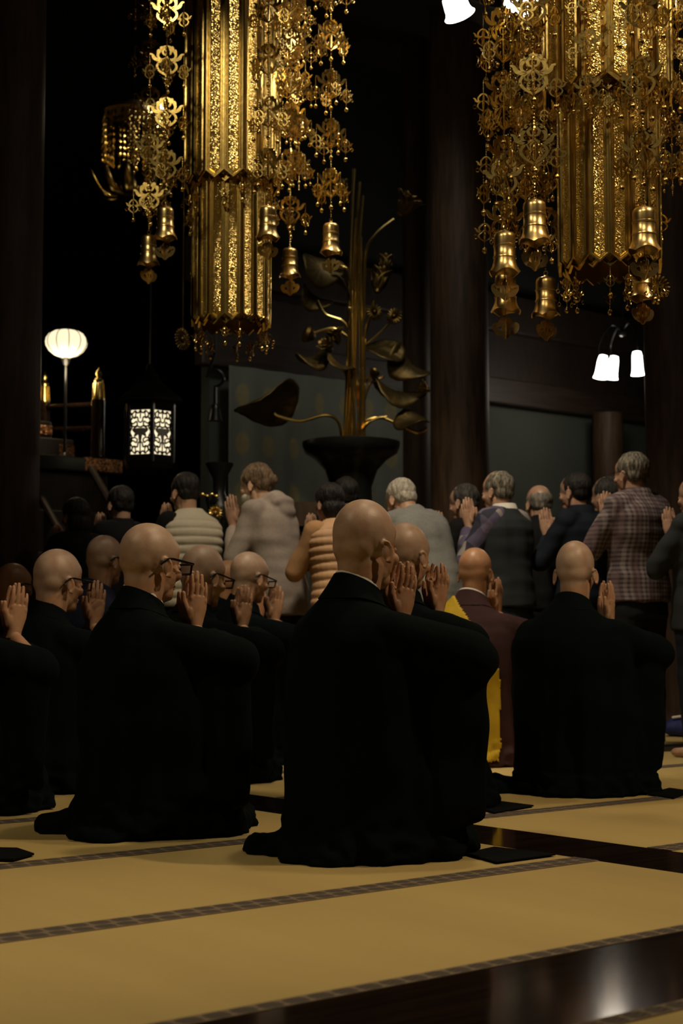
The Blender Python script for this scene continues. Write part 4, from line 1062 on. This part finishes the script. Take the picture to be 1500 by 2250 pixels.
# ------------------------------------------------------------------ dais and stairs of the sanctuary
def dais():
    cE, cD = to_ed(P(268, 1010, 11.0)); z1 = P(268, 1012, 11.0).z
    t = thing('altar_dais', 'dark lacquered altar dais with copper fittings beside the thick pillar', 'dais', RM(cE, cD), RZ)
    def pb(name, e0, e1, d0, d1, z0, z1_, m, par=t, bev=.008):
        o = obj(name, soup_mesh(Soup().box(e0,e1,d0,d1,z0,z1_), m), par); b = o.modifiers.new('b','BEVEL'); b.width = bev; b.segments = 2; return o
    pb('plinth', -3.0, -.08, .06, 2.6, 0, z1-.1, M['wood'])
    dk = pb('deck', -3.05, 0, 0, 2.65, z1-.1, z1, M['black'])
    pb('corner_fitting', -.30, .004, -.004, .25, z1-.092, z1+.004, M['copper'], dk, .004)
    s2 = pb('upper_step', -3.0, -.22, .3, 2.6, z1, z1+.16, M['wood']); pb('corner_fitting', -.34, -.216, .296, .5, z1+.03, z1+.12, M['copper'], s2, .004)
    s3 = pb('upper_step', -2.9, -.32, .45, 2.5, z1+.16, z1+.30, M['black']); pb('corner_fitting', -.45, -.316, .446, .6, z1+.2, z1+.27, M['copper'], s3, .004)
    Ti = Matrix.Rotation(-RZ, 4, 'Z') @ Matrix.Translation(-RM(cE, cD))
    def post(px, yt, yb, Z, r):
        a = Ti @ P(px, yb, Z); b = Ti @ P(px, yt, Z); h = b.z - a.z
        po = obj('rail_post', soup_mesh(Soup().lathe([(r*1.1,0),(r,.02),(r,h)], 20), M['lacquer'], True), t, a)
        pr_ = [(r*1.25,0),(r*1.25,.015)]
        fl = Soup(); K = .0
        fl.lathe([(r*1.35,0),(r*1.4,.02),(r*1.3,.05),(r*1.12,.20),(r*1.05,.22),(r*1.15,.235),(r*.95,.25),(r*.55,.27),(r*.8,.31),(r*.62,.34),(r*.28,.36),(.001,.385)], 24)
        for k in range(14):
            an = 2*PI*k/14; fl.tube([(r*1.36*math.cos(an), r*1.36*math.sin(an), .02), (r*1.14*math.cos(an), r*1.14*math.sin(an), .2)], .005, 5)
        sc = (yb - yt) * 0 + 1
        obj('gold_finial', soup_mesh(fl, M['gold'], True), po, (0,0,h), scale=.62)
        return a + Vector((0,0,h))
    A = post(215, 880, 1005, 10.9, .052); B = post(95, 886, 1010, 11.3, .05)
    for dz_ in (-.03, -.2): obj('rail', soup_mesh(Soup().tube([A+Vector((0,0,dz_)), B+Vector((0,0,dz_))], .022, 10), M['lacquer'], True), t)
    # stairs with sloping hand rails running down from the deck
    for x0, y0, x1, y1 in ((200,1030,268,1150),(85,1085,140,1185)):
        a = Ti @ P(x0,y0,10.6); b = Ti @ P(x1,y1,10.2); obj('stair_rail', soup_mesh(Soup().tube([a, b, b + (b-a)*.4], .028, 10), M['pillar'], True), t)
    for k in range(5):
        pb('stair_tread', -1.3, -.3, -.16*(k+1), -.16*k-.005, 0, max(.05, (z1-.1)*(1-(k+1)/6)), M['wood'])
dais()
# black candle stand with a gilded chrysanthemum
def candle_stand():
    p = P(482, 1100, 10.2); zt = P(482, 1018, 10.2).z
    t = thing('candle_stand', 'black bronze candle stand with a gilded chrysanthemum boss beside the hooded person', 'candle stand', (p.x, p.y, 0))
    s = Soup().lathe([(.17,0),(.18,.04),(.10,.10),(.06,.2),(.045,.5),(.07,.6),(.045,.68),(.045,zt-.5),(.075,zt-.42),(.09,zt-.36),(.075,zt-.28),(.04,zt-.2),(.045,zt-.1),(.09,zt-.015),(.092,zt),(.07,zt),(.03,zt-.07)], 28)
    obj('stand_body', soup_mesh(s, M['bronze'], True), t)
    fl = Soup(); r = .058
    for k in range(16):
        a = 2*PI*k/16; fl.ell(Vector((math.cos(a),0,math.sin(a)))*r*.6, (r*.4,.010,r*.12), Matrix.Rotation(-a,3,'Y'), nu=8, nv=6)
    fl.ell((0,0,0), (r*.25,.02,r*.25), nu=12, nv=8)
    q = P(473, 1127, 10.08); obj('chrysanthemum', soup_mesh(fl, M['gold'], True), t, q - Vector((p.x,p.y,0)), rz=.2)
    s = Soup()
    q2 = P(455, 1090, 10.1)
    for k in range(5): s.ell((.03*k-.06,0,.012*(k%2)), (.016,.01,.012), nu=8, nv=6)
    obj('gilded_band', soup_mesh(s, M['gold'], True), t, q2 - Vector((p.x,p.y,0)))
    a = Soup().tube(crv([tuple(Vector((0,0,zt-.36))), (-.06,-.05,zt-.3), tuple(q2 - Vector((p.x,p.y,0)))], 5), .012, 8); obj('arm', soup_mesh(a, M['bronze'], True), t)
    a = Soup().tube([(0,0,zt-.37), tuple(q - Vector((p.x,p.y,0)))], .015, 8); obj('arm', soup_mesh(a, M['bronze'], True), t)
candle_stand()
# wind bell hanging from a hook on the curtain's edge
def wind_bell():
    p = P(472, 925, 11.0); t = thing('wind_bell', 'small black bronze bell hanging on a hooked rod beside the crest curtain', 'bell', (p.x, p.y, p.z))
    obj('bell_body', soup_mesh(Soup().lathe([(.055,0),(.05,.02),(.04,.07),(.036,.10),(.022,.12),(.006,.125)], 20), M['bronze'], True), t)
    pts = [(0,0,.12),(0,0,.25)] + [(.06*math.sin(a), 0, .31 - .06*math.cos(a)) for a in np.linspace(.4,4.6,12)] + [(0,0,.5)]
    obj('hook', soup_mesh(Soup().tube(pts, .012, 8), M['bronze'], True), t)
    obj('hanging_rod', soup_mesh(Soup().tube([(0,0,.48),(0,0,CZ-p.z-.01)], .007, 8), M['bronze'], True), t)
wind_bell()
# dark reading stand between the worshippers
def reading_stand():
    p = P(655, 1150, 10.3); t = thing('reading_stand', 'dark wooden reading stand behind the person in a peach vest', 'stand', (p.x, p.y, 0), .2); zt = P(668,1108,10.4).z
    obj('desk', soup_mesh(Soup().box(-.11,.11,-.1,.1,zt-.16,zt), M['pillar']), t); obj('post', soup_mesh(Soup().box(-.05,.05,-.05,.05,.03,zt-.16), M['pillar']), t); obj('foot', soup_mesh(Soup().box(-.16,.16,-.14,.14,0,.03), M['pillar']), t)
reading_stand()
# folded dark kneeling cloths on the mats and a blue bundle
def ground_cloth(label, pts, th=.006, m='mat_cloth', name='kneeling_cloth', cat='cloth', curl=0, group='kneeling cloths'):
    g = [G(*p) for p in pts]; c = sum(g, Vector())/len(g); n = len(g); v = []
    for z in (0, th):
        for i, q in enumerate(g): v.append((q.x-c.x, q.y-c.y, z + .003 + (curl if i == 0 else 0)))
    f = [tuple(range(n-1,-1,-1)), tuple(n+i for i in range(n))] + [(i,(i+1)%n,n+(i+1)%n,n+i) for i in range(n)]
    o = obj(name, soup_mesh(Soup().add(v, f), M[m]), None, (c.x, c.y, 0)); b = o.modifiers.new('b','BEVEL'); b.width = .004; b.segments = 2
    return tag(o, label, cat, group)
ground_cloth('black kneeling cloth by the knees of the largest kneeling person, on dark floor strip', [(1222,1882),(1085,1866),(1020,1880),(1090,1900)])
ground_cloth('black kneeling cloth lying at the woven border behind the largest kneeling person', [(1173,1774),(1095,1764),(1040,1775),(1085,1790)])
ground_cloth('black kneeling cloth beside the person kneeling under the white lamps', [(1520,1742),(1470,1735),(1420,1748),(1480,1757)])
ground_cloth('small black cloth lying alone on the bare mats, away from any knees', [(76,1882),(40,1870),(-60,1868),(-60,1893),(30,1895)], .008)
def bundle():
    g = G(1515, 1618); t = thing('blue_bundle', 'blue cloth bundle with a white edge lying on the mats', 'bundle', (g.x, g.y, 0))
    s = Soup().ell((0,0,.05), (.17,.13,.085)).ell((.06,.02,.09), (.1,.1,.06)); s.v = [(x,y,max(z,.003)) for x,y,z in s.v]
    V, Fq, Nn = remesh(s, .01, 4); V = fold(V, Nn, .02, 4, .2); obj('cloth', finish(mesh_from(V, Fq), mat('blue_cloth', (.012,.018,.12), .7)), t)
    obj('white_edge', soup_mesh(Soup().tube(crv([(-.12,-.05,.12),(-.02,-.09,.135),(.1,-.08,.13)],5), .008, 8), M['white_cloth'], True), t)
bundle()
# ------------------------------------------------------------------ the people
TL = [(-.18,-.2,.12,.09,.05,.5)]
kneeler('broad-backed shaven person in black robe kneeling at the dark wooden floor strip', 803,1200,4.62, 50, kind=0, vox=.003, hs=1.11, wide=.95, hand=(0,.13,-.125), gap=.05, cup=.0, htilt=12, pitch=6, collar='white_cloth',
        tail=[(-.18,-.17,.11,.085,.06,.5),(.05,-.22,.14,.07,.04,0)], seed=3)
kneeler('shaven person in black robe with black rectangular glasses kneeling before the white puffer vest', 332,1236,5.12, 50, kind=1, vox=.003, hs=1.10, spec='frame', hand=(0,.175,-.115), htilt=6, pitch=8, collar='white_cloth',
        tail=[(-.18,-.17,.11,.085,.06,.4),(.05,-.22,.14,.07,.04,0)], seed=5)
kneeler('shaven person in black robe and black glasses kneeling before the navy robe', 128,1277,6.5, 50, kind=2, vox=.0035, hs=1.12, spec='frame', hand=(0,.18,-.085), wide=.93, pitch=8, tail=TL, seed=7)
kneeler('tanned bald person with thin glasses kneeling against the thick pillar', 32,1287,8.1, 52, kind=1, skin='skin_tan', vox=.0045, spec='frame', hand=(.0,.2,-.06), seed=9)
kneeler('person in black robe of whom only raised hands and a sleeve show', -66,1285,5.7, 50, kind=0, vox=.0035, wide=.93, hand=(0,.20,-.09), seed=11)
kneeler('shaven person with glasses in navy robe and yellow mantle behind the others', 231,1230,7.6, 50, kind=2, robe='navy_robe', vox=.004, spec='frame', hs=1.0, hand=(0,.2,-.1), kesa=(-.05,-.05,-.06,-.12), seed=13)
kneeler('shaven person with black glasses kneeling in front of the grey hooded sweatshirt, shiny crown', 446,1267,6.9, 52, kind=0, skin='skin', vox=.0035, hs=1.12, spec='frame', hand=(0,.21,-.12), pitch=14, seed=15)
kneeler('shaven person with black glasses and head bowed, nearest to the hooded sweatshirt hem', 549,1268,7.9, 55, kind=1, vox=.004, spec='frame', hand=(0,.14,-.11), pitch=16, hs=1.08, seed=17)
kneeler('tanned shaven person mostly hidden between two kneeling people with glasses', 503,1278,8.65, 48, kind=2, skin='skin_tan', vox=.005, hand=(0,.2,-.1), seed=19)
kneeler('shaven person in black robe kneeling directly behind the broadest kneeling back, without glasses', 893,1222,5.75, 46, kind=1, vox=.0035, hand=(.03,.12,-.10), gap=.08, cup=.03, pitch=14, hs=1.04, seed=21, elb=(.19,.15,.60), wide=.85)
kneeler('bald tanned person in maroon robe with a yellow mantle and thin glasses', 1044,1258,7.8, 32, kind=2, skin='skin_tan', robe='maroon', collar='white_cloth', vox=.004, spec='metalframe', specrect=False, hs=1.04, hand=(0,.21,-.09), pitch=8,
        kesa=(.20,.20,.16,-.05), seed=23)
kneeler('shaven person in black robe kneeling apart before the person in a plaid shirt', 1264,1258,6.4, 30, kind=0, skin='skin', vox=.0035, hs=1.04, hand=(.06,.2,-.115), pitch=8, wide=1.05, tail=[(-.30,-.12,.12,.1,.06,-.3)], seed=25)
st = stander
st('person in a cream puffer vest over black sleeves with dark hair', 405,1082,9.3,-42,'white_vest','dark_trouser',('short','black'),puff=True,sleeves='black_cloth',bulk=1.05,seed=6, hand=(0,.17,-.13), lean=.08)
st('person in a grey hooded sweatshirt with brown hair and a white face mask', 562,1065,9.3,-62,'hoodie','dark_trouser',('tied','brown'),lean=.22,hood=True,mask=True,seed=5,longcoat=True,bulk=1.06, hand=(0,.15,-.13))
st('dark-haired person in a peach quilted vest and peach sleeves', 722,1106,8.9,-40,'peach_vest','red_cloth',('bob','black'),puff=True,sleeves='peach_knit',bulk=1.1,seed=8,lean=.12,hand=(0,.16,-.13))
st('white-haired person in a grey knit sweater bowing beside the black vase', 880,1098,8.7,-38,'grey_knit','dark_trouser',('short','white'),lean=.42,bulk=1.16,seed=10,pitch=16,hand=(0,.15,-.2))
st('grey-haired person in a dark jacket beside the thick wooden pillar', 1018,1105,9.7,-50,'black_cloth','dark_trouser',('short','darkgrey'),seed=11,lean=.15)
st('person in a slate vest over checked sleeves with raised hands', 1092,1080,9.2,-48,'slate_vest','dark_trouser',('short','salt'),sleeves='argyle',collar='white_cloth',bulk=1.08,seed=12,hand=(0,.21,-.10),lean=.05)
st('balding person in a black jacket between slate vest and navy jacket', 1182,1106,9.9,-20,'black_cloth','dark_trouser',('bald_top','grey'),seed=13,lean=.1)
st('person in a navy jacket with a round gold crest at the nape', 1262,1082,9.35,-48,'navy_cloth','dark_trouser',('short','black'),seed=14,bulk=1.08,badge=True,collar='navy_cloth',hand=(0,.2,-.16))
st('dark-haired person half hidden behind the plaid shirt', 1330,1090,10.2,-40,'black_cloth','dark_trouser',('short','darkgrey'),seed=15)
st('tall person in a plaid shirt with salt-and-pepper hair', 1385,1042,8.6,-38,'plaid','dark_trouser',('short','salt'),bulk=1.12,seed=16,spec='metalframe',collar='plaid',hand=(0,.17,-.16))
st('person in a slate jacket with raised hands beside the dark pillar', 1524,1090,8.2,-40,'slate_jacket','navy_cloth',('short','darkgrey'),bulk=1.15,seed=17,longcoat=True,hand=(0,.17,-.13))
st('person in black with black hair standing by the stair rail', 165,1135,8.9,-45,'black_cloth','dark_trouser',('bob','black'),seed=18)
st('person in black with black hair under the openwork lantern', 262,1108,9.6,-45,'black_cloth','dark_trouser',('short','black'),seed=19)
st('dark-haired person in black before the foot of the black vase', 758,1090,9.85,-20,'black_cloth','dark_trouser',('short','black'),seed=20)
